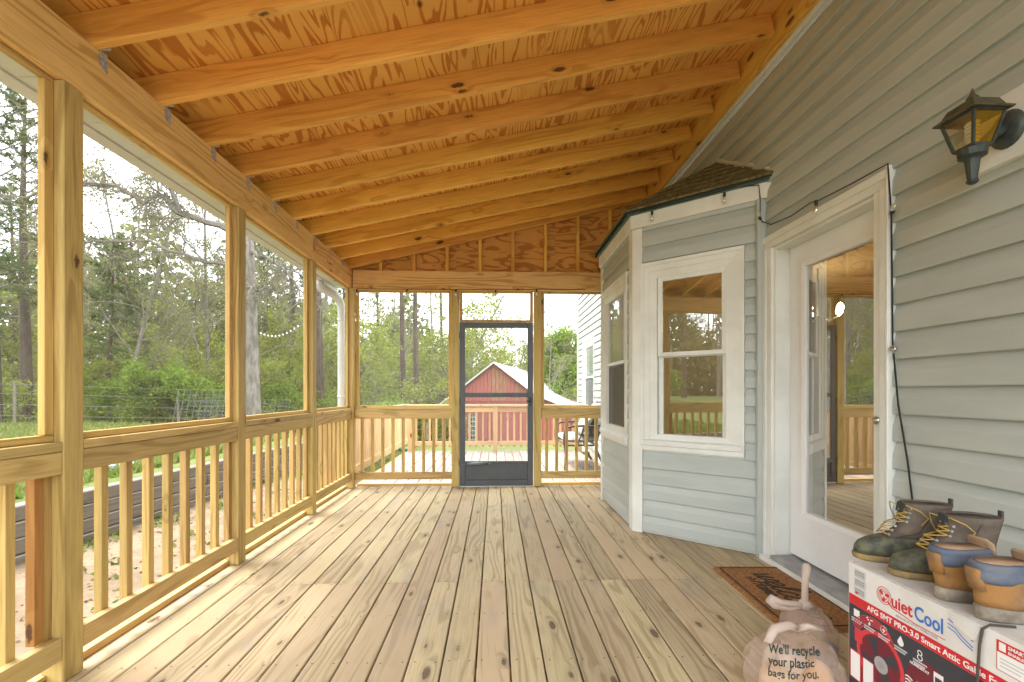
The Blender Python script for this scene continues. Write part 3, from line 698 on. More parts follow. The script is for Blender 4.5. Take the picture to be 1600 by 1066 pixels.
# door
JX = 1.985
T = M.Translation(V((JX, 2.2, 0))) @ frame((0, 1, 0), (0, 0, 1))        # u from the right jamb, y out towards the porch
mb = MB(); gu0, gu1, gz0, gz1 = .098, .640, .385, 1.962
mb.box(.006, gu0, -.044, 0, .078, 2.118); mb.box(gu1, .796, -.044, 0, .078, 2.118); mb.box(gu0, gu1, -.044, 0, .078, gz0); mb.box(gu0, gu1, -.044, 0, gz1, 2.118)
door = mb.build('door', DOORW, house, T); door['label'] = 'white door with one tall pane of glass'
mb = MB(); ring_frame(mb, gu0 - .028, gu1 + .028, gz0 - .028, gz1 + .028, .026, .0005, .012, .006); mb.build('glazing_bead', DOORW, door, T)
addmesh('pane', [(gu0 - .002, -.017, gz0), (gu1 + .002, -.008, gz0), (gu1 + .002, -.008, gz1), (gu0 - .002, -.017, gz1)], [(0, 3, 2, 1)], DGLASS, door, T)
for (y0, y1, z0, z1) in ((2.183, 2.2, .004, 2.136), (3.0, 3.017, .004, 2.136)):
    box('jamb', WX - .012, JX + .06, y0, y1, z0, z1, TRIM, door, .002, 'Z')
box('jamb', WX - .012, JX + .06, 2.2005, 2.9995, 2.120, 2.137, TRIM, door, .002, 'Y')
for (y0, y1) in ((2.098, 2.1825), (3.0175, 3.105)):
    box('casing', WX - .034, WX + .0008, y0, y1, .004, 2.1375, TRIM, door, .003, 'Z'); ym = (y0 + y1) / 2
    box('casing', WX - .044, WX - .0345, y0 + (.004 if y0 < 2.5 else .045), y0 + (.04 if y0 < 2.5 else .082), .004, 2.1375, TRIM, door, .003, 'Z')
box('casing', WX - .034, WX + .0008, 2.098, 3.105, 2.138, 2.222, TRIM, door, .003, 'Y')
box('casing', WX - .044, WX - .0345, 2.098, 3.105, 2.18, 2.222, TRIM, door, .003, 'Y')
box('j_channel', WX - .048, WX + .0006, 2.086, 2.0975, .01, 2.235, TRIM, door, .002, 'Z')
box('threshold', WX - .055, JX + .05, 2.2005, 2.9995, .003, .062, GREYSILL, door, .004, 'Y')
box('sill_nose', WX - .075, WX - .0555, 2.11, 3.09, .003, .040, TRIM, door, .003, 'Y')
mb = MB(); mb.rings(lathe([(.0, .0), (.018, .0), (.019, .004), (.013, .007), (.010, .015), (.0, .016)], 16), cap=False)
mb.build('lock', mk('lock_nickel', (.45, .42, .36), .3, metal=.9), door, M.Translation((WX - .0445, 2.150, 1.02)) @ M.Rotation(R(-90), 4, 'Y'), True)
# far window of the house and far porch light
hung_window((WX, 8.6, 0), (0, 1, 0), .0, 1.12, .69, 2.205, .2, .92, .86, 2.06, 1.45, 'far window on the house wall beyond the porch', lower_screen=True)
# chandelier seen through the door
ch = thing('chandelier', (3.5, 4.82, 2.5), 'lit chandelier inside the house behind the door glass', 'lamp')
mb = MB(); mb.tube([(3.5, 4.82, 2.499), (3.5, 4.82, 1.98)], .01, 6)
bulbm = mk_emit('lit_bulb', (1, .72, .36), 26)
mb2 = MB()
for a in range(5):
    q = V((math.cos(a * 1.2566), math.sin(a * 1.2566), 0)); c_ = V((3.5, 4.82, 1.98))
    mb.tube([c_, c_ + q * .12 + V((0, 0, -.05)), c_ + q * .24 + V((0, 0, .0))], .007, 6)
    mb2 = MB(); mb2.rings([[(c_ + q * .24 + V((r_ * math.cos(j * .7854), r_ * math.sin(j * .7854), z))) for j in range(8)] for r_, z in ((.004, .005), (.028, .03), (.034, .06), (.02, .09), (.003, .105))]); mb2.build('bulb', bulbm, ch, smooth=True)
mb.build('arms', BLACKM, ch)

# ------------------------------------------------------------------ wall lantern
lt = thing('wall_lantern', (WX - .02, 1.60, 2.1), 'black wall lantern with spiral bulb on a white block', 'lantern')
box('mounting_block', WX - .052, WX - .0165, 1.44, 1.712, 1.995, 2.242, TRIM, lt, .004, 'Z')
LC = V((1.70, 1.562, 2.085))          # lantern axis, mid glass
mb = MB(); mb.rings([[(WX - .0525 - x, 1.575 + r_ * math.cos(j * .3142), 2.105 + r_ * 1.15 * math.sin(j * .3142)) for j in range(20)] for r_, x in ((.058, .0), (.058, .006), (.045, .018), (.02, .024))]); mb.build('back_plate', LAMPB, lt, smooth=True)
mb = MB(); mb.tube([(WX - .072, 1.575, 2.105), (WX - .11, 1.572, 2.085), (WX - .16, 1.566, 2.045), (LC.x + .02, LC.y, 2.012)], [.022, .02, .018, .02], 10); mb.build('arm', LAMPB, lt, smooth=True)
def sq(c, r_, z, rot=0): return [(c.x + r_ * math.cos(rot + j * math.pi / 2 + .785), c.y + r_ * math.sin(rot + j * math.pi / 2 + .785), z) for j in range(4)]
mb = MB()
zb, zt_ = LC.z - .058, LC.z + .050; rb, rt = .048, .080
for j in range(4):
    mb.tube([sq(LC, rb, zb)[j], sq(LC, rt, zt_)[j]], .0055, 4)
    for r_, z in ((rb, zb), (rt, zt_)): mb.tube([sq(LC, r_, z)[j], sq(LC, r_, z)[(j + 1) % 4]], .0055, 4)
cage = mb.build('cage', LAMPB, lt)
for j in range(4):
    a, b = sq(LC, rb - .002, zb), sq(LC, rt - .002, zt_)
    addmesh('pane', [a[j], a[(j + 1) % 4], b[(j + 1) % 4], b[j]], [(0, 1, 2, 3)], AMBER if j == 2 else LGLASS, cage)
mb = MB(); mb.rings([sq(LC, r_, z) for r_, z in ((.104, zt_ + .002), (.106, zt_ + .007), (.082, zt_ + .020), (.066, zt_ + .046), (.026, zt_ + .062), (.010, zt_ + .066))]); mb.rings(lathe([(.014, 0), (.018, .008), (.008, .02), (.002, .042)], 8)); k0 = len(mb.v) - 32
for i in range(k0, len(mb.v)): x, y, z = mb.v[i]; mb.v[i] = (x + LC.x, y + LC.y, z + zt_ + .064)
mb.build('cap', LAMPR, lt)
mb = MB(); mb.rings([[(LC.x + r_ * math.cos(j * .5236), LC.y + r_ * math.sin(j * .5236), z) for j in range(12)] for r_, z in ((.042, zb - .004), (.040, zb - .030), (.026, zb - .038), (.022, zb - .042), (.014, zb - .112), (.018, zb - .116), (.016, zb - .122), (.007, zb - .128))]); mb.build('tail', LAMPB, lt, smooth=False)
mb = MB(); mb.tube([(LC.x +   .016 * math.cos(a * .6), LC.y + .016 * math.sin(a * .6), zb + .024 + a * .0013) for a in range(52)], .0062, 6); mb.tube([(LC.x, LC.y, zb - .003), (LC.x, LC.y, zb + .03)], .018, 10); mb.build('spiral_bulb', CFL, lt, smooth=True)

# ------------------------------------------------------------------ string lights and cables
def bulb(t, p, r_=.014, up=(0, 0, -1), clear=True):
    F = M.Translation(V(p)) @ frame(V(up).orthogonal(), up)
    mb = MB(); mb.rings(lathe([(.004, -.004), (.0095, 0), (.0095, .022), (.007, .026)], 8)); sk = mb.build('socket', WIRE, t, F)
    mb = MB(); mb.rings(lathe([(.006, .026), (.011, .038), (r_ * 1.15, .054), (r_, .068), (r_ * .5, .078), (.001, .080)], 10)); mb.build('bulb', BULBG, sk, F, True)
s1 = thing('string_lights', (0, FY - .05, 2.39), 'black string lights clipped along the far header beam', 'string lights')
pts = [(-1.66, 2.387), (-1.05, 2.385), (-.48, 2.388), (-.45, 2.392), (.0, 2.385), (.37, 2.392), (.55, 2.402), (1.10, 2.395)]
mb = MB(); mb.tube([(x, FY - .040, z + .004) for x, z in pts], .0035, 5); mb.build('wire', WIRE, s1)
for x, z in ((-1.655, 2.38), (-1.06, 2.382), (-.475, 2.388), (.005, 2.384), (.50, 2.398)): bulb(s1, (x, FY - .044, z))
s2 = thing('string_lights', (1.5, 3.3, 2.6), 'black string lights along the bay eave and door head', 'string lights')
n1 = frame(bd, (0, 0, 1)).col[1].to_3d()
w_ = [BP + n1 * .066 + V((.05, -.05, 2.62)), BQ + bd * .55 + n1 * .066 + V((0, 0, 2.615)), BQ + bd * .2 + n1 * .066 + V((0, 0, 2.62)), BQ + bd * .04 + n1 * .05 + V((0, 0, 2.60)), V((WX - .06, 3.10, 2.50)), V((WX - .06, 3.10, 2.40)), V((WX - .05, 3.10, 2.345)), V((WX - .045, 3.0, 2.285)), V((WX - .04, 2.8, 2.265)), V((WX - .04, 2.62, 2.275)), V((WX - .04, 2.55, 2.26)), V((WX - .05, 2.3, 2.24)), V((WX - .05, 2.08, 2.235)), V((WX - .035, 2.078, 2.0)), V((WX - .03, 2.078, 1.6)), V((WX - .03, 2.076, 1.345))]
mb = MB(); mb.tube(w_, .0035, 5); mb.build('wire', WIRE, s2)
bulb(s2, BQ + bd * .80 + n1 * .066 + V((0, 0, 2.60))); bulb(s2, BQ + bd * .26 + n1 * .066 + V((0, 0, 2.60)))
bulb(s2, (WX - .06, 3.098, 2.36), up=(-.6, -.7, .25)); bulb(s2, (WX - .05, 2.56, 2.262)); bulb(s2, (WX - .04, 2.07, 2.00), up=(-.55, -.8, .1)); bulb(s2, (WX - .04, 2.07, 1.365), up=(-.55, -.8, -.15))
mb = MB(); mb.tube([(WX - .035, 2.066, 1.34), (WX - .032, 2.045, 1.10), (WX - .03, 2.0, .85), (WX - .03, 1.965, .60), (WX - .04, 1.95, .3), (WX - .07, 1.93, .012)], .004, 5)
tag(mb.build('power_cord', WIRE), 'thin black cord hanging down the siding beside the door', 'cord')

# ------------------------------------------------------------------ doormat
COIR = mk('coir', (.36, .17, .055), .95, (.22, .095, .03), 55, bump=1.0, bscale=420, detail=6)
INK = mk('mat_ink', (.022, .018, .015), .95, (.06, .04, .025), 160, bump=.6, bscale=400)
MO = V((1.39, 2.135, .002)); mang = math.atan2(.10, 1)      # near left corner; u along the door, v towards the door
mt = thing('doormat', MO, 'brown coir doormat with black border and script lettering', 'doormat')
TM = M.Translation(MO) @ M.Rotation(R(-2), 4, 'Z')
mb = MB(); nu, nv = 60, 34; MW, ML = .455, .80
for j in range(nu + 1):
    for i in range(nv + 1):
        e = min(i, nv - i, j, nu - j) == 0
        mb.v.append((MW * i / nv + random.uniform(-.002, .002), ML * j / nu + random.uniform(-.002, .002), 0 if e else .014 + random.uniform(0, .003)))
mb.f = [(j * (nv + 1) + i, j * (nv + 1) + i + 1, (j + 1) * (nv + 1) + i + 1, (j + 1) * (nv + 1) + i) for j in range(nu) for i in range(nv)]; mb.m = [0] * len(mb.f)
mb.build('pad', COIR, mt, TM)
def stroke(mb, pts, wdt, z=.0178):
    pts = [V((p[0], p[1], 0)) for p in pts]
    for i in range(len(pts) - 1):
        a, b = pts[i], pts[i + 1]; d_ = (b - a); L = d_.length
        if L < 1e-5: continue
        n_ = V((-d_.y, d_.x, 0)) / L * wdt / 2; e = d_ / L * wdt * .3
        q = [a - e + n_, a - e - n_, b + e - n_, b + e + n_]; zz = z + i * .00002
        mb.add([(v.x, v.y, zz) for v in q] + [(v.x, v.y, zz - .003) for v in q], [(3, 2, 1, 0), (4, 5, 6, 7), (0, 1, 5, 4), (1, 2, 6, 5), (2, 3, 7, 6), (3, 0, 4, 7)])
mb = MB(); m_ = .035
stroke(mb, [(m_, m_), (MW - m_, m_), (MW - m_, ML - m_), (m_, ML - m_), (m_, m_)], .009); mb.build('border', INK, mt, TM)
# lettering runs along -Y (from the far end towards the near end), its top towards the door
def script(word, start, size, slant, wd, name):
    G = {'w': [[(0, .5), (.06, .1), (.14, 0), (.22, .12), (.26, .5), (.3, .1), (.38, 0), (.46, .12), (.52, .5), (.62, .42)]],
         'e': [[(-.05, .12), (.1, .22), (.28, .38), (.2, .52), (.08, .42), (.04, .2), (.12, .02), (.24, .02), (.36, .16)]],
         'l': [[(-.05, .12), (.12, .4), (.24, .85), (.18, 1.02), (.08, .8), (.06, .3), (.12, .02), (.22, .04), (.32, .18)]],
         'c': [[(.26, .44), (.16, .52), (.05, .36), (.04, .14), (.12, .01), (.24, .04), (.36, .16)]],
         'o': [[(.2, .5), (.06, .4), (.03, .16), (.12, .0), (.26, .08), (.3, .32), (.2, .5), (.3, .4), (.42, .44)]],
         'm': [[(0, 0), (.05, .5), (.08, .3), (.18, .5), (.24, .4), (.24, 0), (.28, .34), (.38, .5), (.44, .4), (.45, .06), (.54, .05)]],
         'H': [[(.02, 0), (.12, .95)], [(.4, 0), (.5, .95)], [(-.02, .42), (.55, .5)]],
         '>': [[(-.05, .5), (.2, .25), (-.1, .08)], [(.2, .25), (-.3, .3)]]}
    A = {'w': .64, 'e': .38, 'l': .34, 'c': .38, 'o': .44, 'm': .56, 'H': .62, '>': .4}
    mb = MB(); x = 0
    for ch_ in word:
        for st in G[ch_]:
            pp = []
            for i in range(len(st) - 1):
                p0 = V((*st[max(0, i - 1)], 0)); p1 = V((*st[i], 0)); p2 = V((*st[i + 1], 0)); p3 = V((*st[min(len(st) - 1, i + 2)], 0))
                for s_ in range(4):
                    t_ = s_ / 4; pp.append(.5 * ((2 * p1) + (p2 - p0) * t_ + (2 * p0 - 5 * p1 + 4 * p2 - p3) * t_ * t_ + (3 * p1 - p0 - 3 * p2 + p3) * t_ ** 3))
            pp.append(V((*st[-1], 0)))
            stroke(mb, [(start[0] + q.y * size, start[1] - (x + q.x + q.y * slant) * size) for q in pp], wd)
        x += A[ch_]
    mb.build(name, INK, mt, TM)
script('welcome', (.20, .68), .185, .25, .014, 'lettering')
script('>Home', (.125, .60), .10, .25, .008, 'lettering')

# ------------------------------------------------------------------ carton
BX0, BX1, BY0, BY1, BH = 1.247, 1.76, .96, 1.562, .56
CARD = mk('carton_board', (.70, .69, .68), .6, (.6, .58, .56), 4); CARDIN = mk('carton_side', (.62, .61, .60), .65, (.5, .47, .44), 5)
PR = {n: mk('print_' + n, c, .45) for n, c in dict(red=(.55, .022, .03), dark=(.045, .045, .058), blue=(.05, .16, .50), white=(.78, .78, .78), grey=(.30, .30, .31), fan=(.62, .045, .06), steel=(.35, .35, .36), maroon=(.16, .02, .035), lbl=(.5, .5, .52)).items()}
bx = thing('cardboard_box', ((BX0 + BX1) / 2, (BY0 + BY1) / 2, 0), 'white printed fan carton with a red stripe under the boots', 'box')
mb = MB(); mb.box(BX0, BX1, BY0, BY1, .001, BH)
for i, (x, y, z) in enumerate(mb.v):
    mb.v[i] = (x, y, z)
CT = mb.build('carton', CARD, bx)
for a, b in ((BX0 + .003, (BX0 + BX1) / 2 - .002), ((BX0 + BX1) / 2 + .002, BX1 - .003)):
    addmesh('flap', [(a, BY0 + .003, BH + .001), (b, BY0 + .003, BH + .001), (b, BY1 - .003, BH + .001), (a, BY1 - .003, BH + .001), (a, BY0 + .003, BH + .004), (b, BY0 + .003, BH + .005), (b, BY1 - .003, BH + .004), (a, BY1 - .003, BH + .004)], [(0, 1, 2, 3), (4, 7, 6, 5)[::-1], (0, 1, 5, 4), (1, 2, 6, 5), (2, 3, 7, 6), (3, 0, 4, 7)], CARDIN, bx)
TB = M(((0, 0, -1, BX0), (-1, 0, 0, BY1), (0, 1, 0, 0), (0, 0, 0, 1)))
def pr(name, poly, mat, h):
    n = len(poly); vs = [(u, v, 0) for u, v in poly] + [(u, v, h) for u, v in poly]
    return addmesh(name, vs, [tuple(range(n, 2 * n))] + [(i, (i + 1) % n, n + (i + 1) % n, n + i) for i in range(n)], mat, CT, TB)
def rect(u0, u1, v0, v1): return [(u0, v0), (u1, v0), (u1, v1), (u0, v1)]
def circ(u, v, r_, n=20, a0=0, a1=2 * math.pi): return [(u + r_ * math.cos(a0 + (a1 - a0) * i / n), v + r_ * math.sin(a0 + (a1 - a0) * i / n)) for i in range(n)]
LU = BY1 - BY0
pr('dark_panel', rect(.002, LU - .002, .004, .4195), PR['dark'], .0006)
pr('red_stripe', rect(.002, LU - .002, .420, .4535), PR['red'], .0006)
def tx(body, u, v, size, mat, h=.0010, bold=False, sx=1.0, shear=0, align='LEFT'): return textmesh(body, size, mat, 'lettering', CT, TB @ M.Translation((u, v, h)), bold, shear, align=align, sx=sx, depth=.0003)
tx('AFG SMT PRO-3.0 Smart Attic Gable Fan', .080, .4285, .0245, PR['white'], .0012, sx=.985, bold=True)
def arc_print(u, v, r0, r1, mat, h, n=24, a0=0, a1=2 * math.pi):
    A = [(u + r0 * math.cos(a0 + (a1 - a0) * i / n), v + r0 * math.sin(a0 + (a1 - a0) * i / n)) for i in range(n + 1)]; B = [(u + r1 * math.cos(a0 + (a1 - a0) * i / n), v + r1 * math.sin(a0 + (a1 - a0) * i / n)) for i in range(n + 1)]
    vs = [(p[0], p[1], h) for p in A] + [(p[0], p[1], h) for p in B]
    return addmesh('logo', vs, [(i, n + 1 + i, n + 2 + i, i + 1) for i in range(n)], mat, CT, TB)
for r_ in (.0275, .0205, .0135): arc_print(.146, .505, r_ - .0022, r_, PR['red'], .0012)
for a in (0.4, 2.5, 4.6):
    pr('logo', [(.146 + rr * math.cos(a + da), .505 + rr * math.sin(a + da)) for rr, da in ((.003, 0), (.019, -.35), (.021, .15), (.010, .55))], PR['red'], .0014)
pr('logo', [(.158, .490), (.175, .478), (.25, .4685), (.345, .470), (.345, .4715), (.25, .4708), (.176, .481), (.161, .494)], PR['red'], .0010)
tx('uiet', .172, .484, .056, PR['red'], bold=True, sx=.86); tx('Cool', .251, .484, .060, PR['blue'], bold=True, sx=.74)
tx('ADVANCED ATTIC GABLE FANS', .188, .4605, .0092, PR['grey'], sx=1.02)
for i, (d1, d2) in enumerate(((0, 0), (-.012, -.004), (-.022, -.002))):
    P_ = [(.352, .535 + d1), (.372, .530 + d1), (.392, .516 + d1), (.418, .508 + d1 + d2)]
    pr('logo', P_ + [(a, b - .0025) for a, b in reversed(P_)], PR['blue'], .0010)
for i in range(3):
    v0 = .520 - .0305 * i; pr('badge', rect(.026, .072, v0, v0 + .026), PR['grey'], .0008); pr('badge', rect(.0275, .0705, v0 + .0015, v0 + .0245), PR['white'], .0010); pr('badge', rect(.029, .069, v0 + .003, v0 + .023), PR['grey'], .0012)
    for q in range(2): pr('badge', rect(.032, .066, v0 + .006 + q * .008, v0 + .009 + q * .008), PR['lbl'], .0014)
pr('badge', rect(.030, .042, .462, .470), PR['red'], .0015)
pr('badge', rect(.474, .560, .470, .545), PR['red'], .0008); pr('badge', rect(.476, .558, .472, .516), PR['white'], .0010)
tx('SMART', .500, .532, .0125, PR['white'], .0012, True); tx('ENABLED', .500, .5205, .0095, PR['white'], .0012, True); pr('badge', rect(.480, .495, .521, .541), PR['white'], .0011)
for q in range(3): pr('badge', rect(.482, .552 - q * .012, .500 - q * .009, .503 - q * .009), PR['lbl'], .0012)
# feature icons with captions
for i, (u, v, cap) in enumerate(((.036, .395, 0), (.090, .395, 1), (.146, .394, 2), (.206, .390, 3), (.270, .386, 4))):
    if i == 0: pr('icon', rect(u - .012, u + .012, v - .012, v + .012), PR['white'], .0012)
    elif i == 1:
        for a in (.5, 2.6, 4.7): pr('icon', [(u + rr * math.cos(a + da), v + rr * math.sin(a + da)) for rr, da in ((.002, 0), (.014, -.4), (.015, .15), (.007, .5))], PR['white'], .0012)
    elif i == 2: arc_print(u, v, .0115, .0135, PR['white'], .0012); pr('icon', [(u + .003, v + .010), (u - .007, v - .002), (u - .001, v - .002), (u - .003, v - .011), (u + .007, v + .002), (u + .001, v + .002)], PR['white'], .0013)
    elif i == 3: pr('icon', [(u, v + .018)] + [(u + .0105 * math.cos(a), v - .003 + .0105 * math.sin(a)) for a in [(.5 + -0.25 * q) * 1.0 for q in range(17)]], PR['white'], .0012)
    else: arc_print(u, v + .006, .005, .008, PR['white'], .0012); arc_print(u, v - .008, .006, .009, PR['white'], .0012)
    for q in range(2): pr('icon', rect(u - .022, u + .022 - q * .006, v - .0245 - q * .008, v - .020 - q * .008), PR['lbl'], .0012)
# fan picture
arc_print(.128, .285, .078, .092, PR['fan'], .0010); pr('picture', circ(.128, .285, .0775, 28), PR['maroon'], .0008)
for q in range(5): arc_print(.124 - q * .004, .292 + q * .006, .0935, .0965, PR['fan'], .0011 + q * .00008, 16, .9, 2.75)
pr('picture', rect(.028, .060, .30, .345), PR['fan'], .0009)
for q in range(4):
    a = .4 + q * 1.57; pr('picture', [(.128 + rr * math.cos(a + da), .285 + rr * math.sin(a + da)) for rr, da in ((.012, 0), (.07, -.3), (.072, .3), (.02, .7))], PR['dark'], .0012)
pr('picture', circ(.135, .275, .026, 14), PR['steel'], .0014); pr('picture', circ(.135, .275, .012, 10), PR['grey'], .0016)
for u0 in (.008, .062):
    pr('picture', rect(u0, u0 + .046, .165, .262), PR['red'], .0017); pr('picture', rect(u0 + .003, u0 + .043, .168, .259), PR['white'], .0019)
pr('picture', circ(.300, .30, .075, 24), PR['maroon'], .0008); pr('picture', rect(.312, .340, .30, .365), PR['white'], .0010); pr('picture', rect(.316, .336, .315, .352), PR['dark'], .0012)
pr('picture', [(.30, .22), (.36, .22), (.37, .29), (.345, .31), (.30, .305)], PR['blue'], .0009)
tx('COOL', .255, .283, .03, PR['white'], .0014, True); tx('HUMIDISTAT', .238, .345, .0105, PR['white'], .0014, True); tx('APP', .312, .277, .011, PR['white'], .0014, True); tx('CONTROL', .305, .263, .011, PR['white'], .0014, True)
for q in range(4): pr('icon', [(.222 + s_ * .008, .30 - q * .010 + .003 * math.sin(s_ * 1.4)) for s_ in range(4)] + [(.222 + s_ * .008, .296 - q * .010 + .003 * math.sin(s_ * 1.4)) for s_ in reversed(range(4))], PR['white'], .0012)
arc_print(.42, .335, .012, .0145, PR['white'], .0012); arc_print(.445, .30, .015, .0175, PR['white'], .0012); pr('icon', [(.441, .293), (.453, .30), (.441, .307)], PR['white'], .0012)
# torn tape flap and a bootlace hanging over the edge
mb = MB(); mb.add([(.352, .558, .002), (.44, .556, .003), (.43, .515, .006), (.405, .506, .004), (.375, .53, .007)], [(0, 4, 3, 2, 1)]); o = mb.build('torn_paper', CARDIN, bx, TB)
mb = MB(); mb.tube([(BX0 + .06, BY1 - .465, BH + .008), (BX0 + .01, BY1 - .452, BH + .008), (BX0 - .006, BY1 - .447, BH - .004), (BX0 - .007, BY1 - .440, BH - .05), (BX0 - .007, BY1 - .436, BH - .12), (BX0 - .006, BY1 - .432, BH - .20)], .0035, 6)
tag(mb.build('bootlace', mk('dark_lace', (.07, .055, .045), .8)), 'dark bootlace hanging over the carton edge', 'lace')

# ------------------------------------------------------------------ boots
DL = mk('brown_leather', (.16, .125, .098), .8, (.10, .078, .062), 12, bump=.7, bscale=60); RUB = mk('olive_rubber', (.055, .06, .05), .6, (.125, .125, .075), 34, bump=1.0, bscale=46)
GUM = mk('gum_sole', (.34, .23, .075), .7, (.2, .15, .08), 20, bump=.4, bscale=150); LACE = mk('yellow_lace', (.44, .30, .07), .85); LINER = mk('boot_lining', (.10, .085, .08), .9, (.06, .05, .045), 20)
TAN = mk('tan_leather', (.31, .155, .05), .85, (.20, .125, .07), 11, bump=.9, bscale=40, thr=(.42, .62)); MUD = mk('muddy_sole', (.32, .28, .22), .95, (.17, .14, .11), 14, bump=1.0, bscale=50); BLUE = mk('blue_collar', (.085, .11, .165), .75, (.13, .14, .17), 10, bump=.5, bscale=40); BEI = mk('beige_lining', (.40, .27, .17), .9, (.32, .21, .13), 20, bump=.3)
def ring_out(z, h, t_, wh, wf, n=32, sq_=.78):
    out = []
    for j in range(n):
        th = 2 * math.pi * j / n; c_ = math.cos(th); s_ = math.sin(th); f = (c_ + 1) / 2
        out.append(((h + t_) / 2 + (t_ - h) / 2 * (abs(c_) ** .9) * (1 if c_ >= 0 else -1), (wh + (wf - wh) * (f * f * (3 - 2 * f))) * (abs(s_) ** sq_) * (1 if s_ >= 0 else -1), z))
    return out
def part_rings(name, spec, mats, parent, T, cap=True, wob=0.0):
    mb = MB(); n_ = random.random() * 50
    rr = [ring_out(*q[:5]) for q in spec]
    if wob: rr = [[(V(p) + V((mnoise.noise(V(p) * 18 + V((n_, 0, 0))), mnoise.noise(V(p) * 18 + V((0, n_, 3))), 0)) * wob) for p in r_] for r_ in rr]
    mb.rings(rr, cap=cap); return mb.build(name, mats, parent, T, True)
def duck_boot(heel, toe, label):
    h = V((*heel, BH + .0045)); ang = math.atan2(toe[1] - heel[1], toe[0] - heel[0]); t = thing('duck_boot', h, label, 'boot', 'pair of duck boots'); T = M.Translation(h) @ M.Rotation(ang, 4, 'Z')
    so = part_rings('sole', [(0, .008, .280, .034, .044), (.004, .002, .290, .038, .049), (.020, .000, .293, .039, .050), (.023, .006, .286, .035, .046)], GUM, t, T)
    part_rings('rubber_foot', [(.0235, .005, .288, .036, .047), (.045, .004, .287, .037, .048), (.062, .005, .276, .037, .0465), (.075, .007, .252, .037, .044), (.087, .010, .215, .037, .041), (.089, .014, .205, .033, .036)], RUB, t, T, wob=.003)
    up = part_rings('leather_upper', [(.083, .011, .210, .036, .040), (.100, .011, .186, .036, .0385), (.120, .010, .160, .037, .038), (.150, .006, .146, .039, .039), (.185, .000, .142, .043, .042), (.205, -.004, .142, .046, .045), (.209, -.001, .138, .043, .042), (.205, .003, .134, .040, .039), (.150, .012, .132, .033, .033), (.095, .02, .14, .03, .03)], DL, t, T, wob=.005)
    part_rings('lining', [(.204, .004, .133, .039, .038), (.150, .013, .131, .032, .032), (.100, .02, .13, .03, .03)], LINER, t, T)
    mb = MB()
    fx = lambda z: .213 - .62 * (z - .085) if z < .13 else .158 - .32 * (z - .13)
    zs = [.092 + i * .0155 for i in range(7)]
    for i in range(6):
        for s in (-1, 1): mb.tube([(fx(zs[i]) - .012, s * .024, zs[i] + .006), (fx(zs[i]) + .006 + .0, 0, zs[i] + .013), (fx(zs[i + 1]) - .012, -s * .024, zs[i + 1] + .006)], .0021, 6)
    mb.tube([(.135, .012, .192), (.15, .04, .205), (.12, .062, .19), (.09, .052, .165), (.11, .05, .14)], .0021, 6); mb.tube([(.135, -.012, .192), (.16, -.035, .2), (.145, -.058, .17), (.13, -.052, .13)], .0021, 6)
    mb.build('laces', LACE, up, T, True)
    mb = MB(); mb.box(-.008, -.002, -.008, .008, .195, .226); mb.build('pull_tab', LINER, up, T)
    for z in zs:
        for s in (-1, 1):
            mb = MB(); mb.rings([[(fx(z) - .014 + r_ * math.cos(a * .785), s * (.0275 + dy), z + .006 + r_ * math.sin(a * .785)) for a in range(8)] for r_, dy in ((.0045, 0), (.004, .003), (.0015, .003))]); mb.build('eyelet', GALV, up, T)
    for s in (-1, 1):
        mb = MB(); mb.tube([(.20, s * .040, .089), (.16, s * .0405, .098), (.11, s * .0385, .110), (.085, s * .0395, .150), (.07, s * .0435, .19)], .0016, 5); mb.build('seam', LINER, up, T)
    mb = MB(); mb.add([(.147, -.016, .175), (.147, .016, .175), (.139, .017, .205), (.139, -.017, .205), (.152, -.016, .175), (.152, .016, .175), (.146, .017, .207), (.146, -.017, .207)], [(4, 5, 6, 7), (0, 3, 2, 1), (0, 1, 5, 4), (1, 2, 6, 5), (2, 3, 7, 6), (3, 0, 4, 7)]); mb.build('tongue_patch', mk('patch_dark', (.03, .035, .045), .6), up, T)
    return t
duck_boot((1.565, 1.515), (1.275, 1.590), 'brown duck boot with yellow laces, the far one of its pair')
duck_boot((1.560, 1.355), (1.275, 1.440), 'brown duck boot with yellow laces, between its mate and the tan boots')
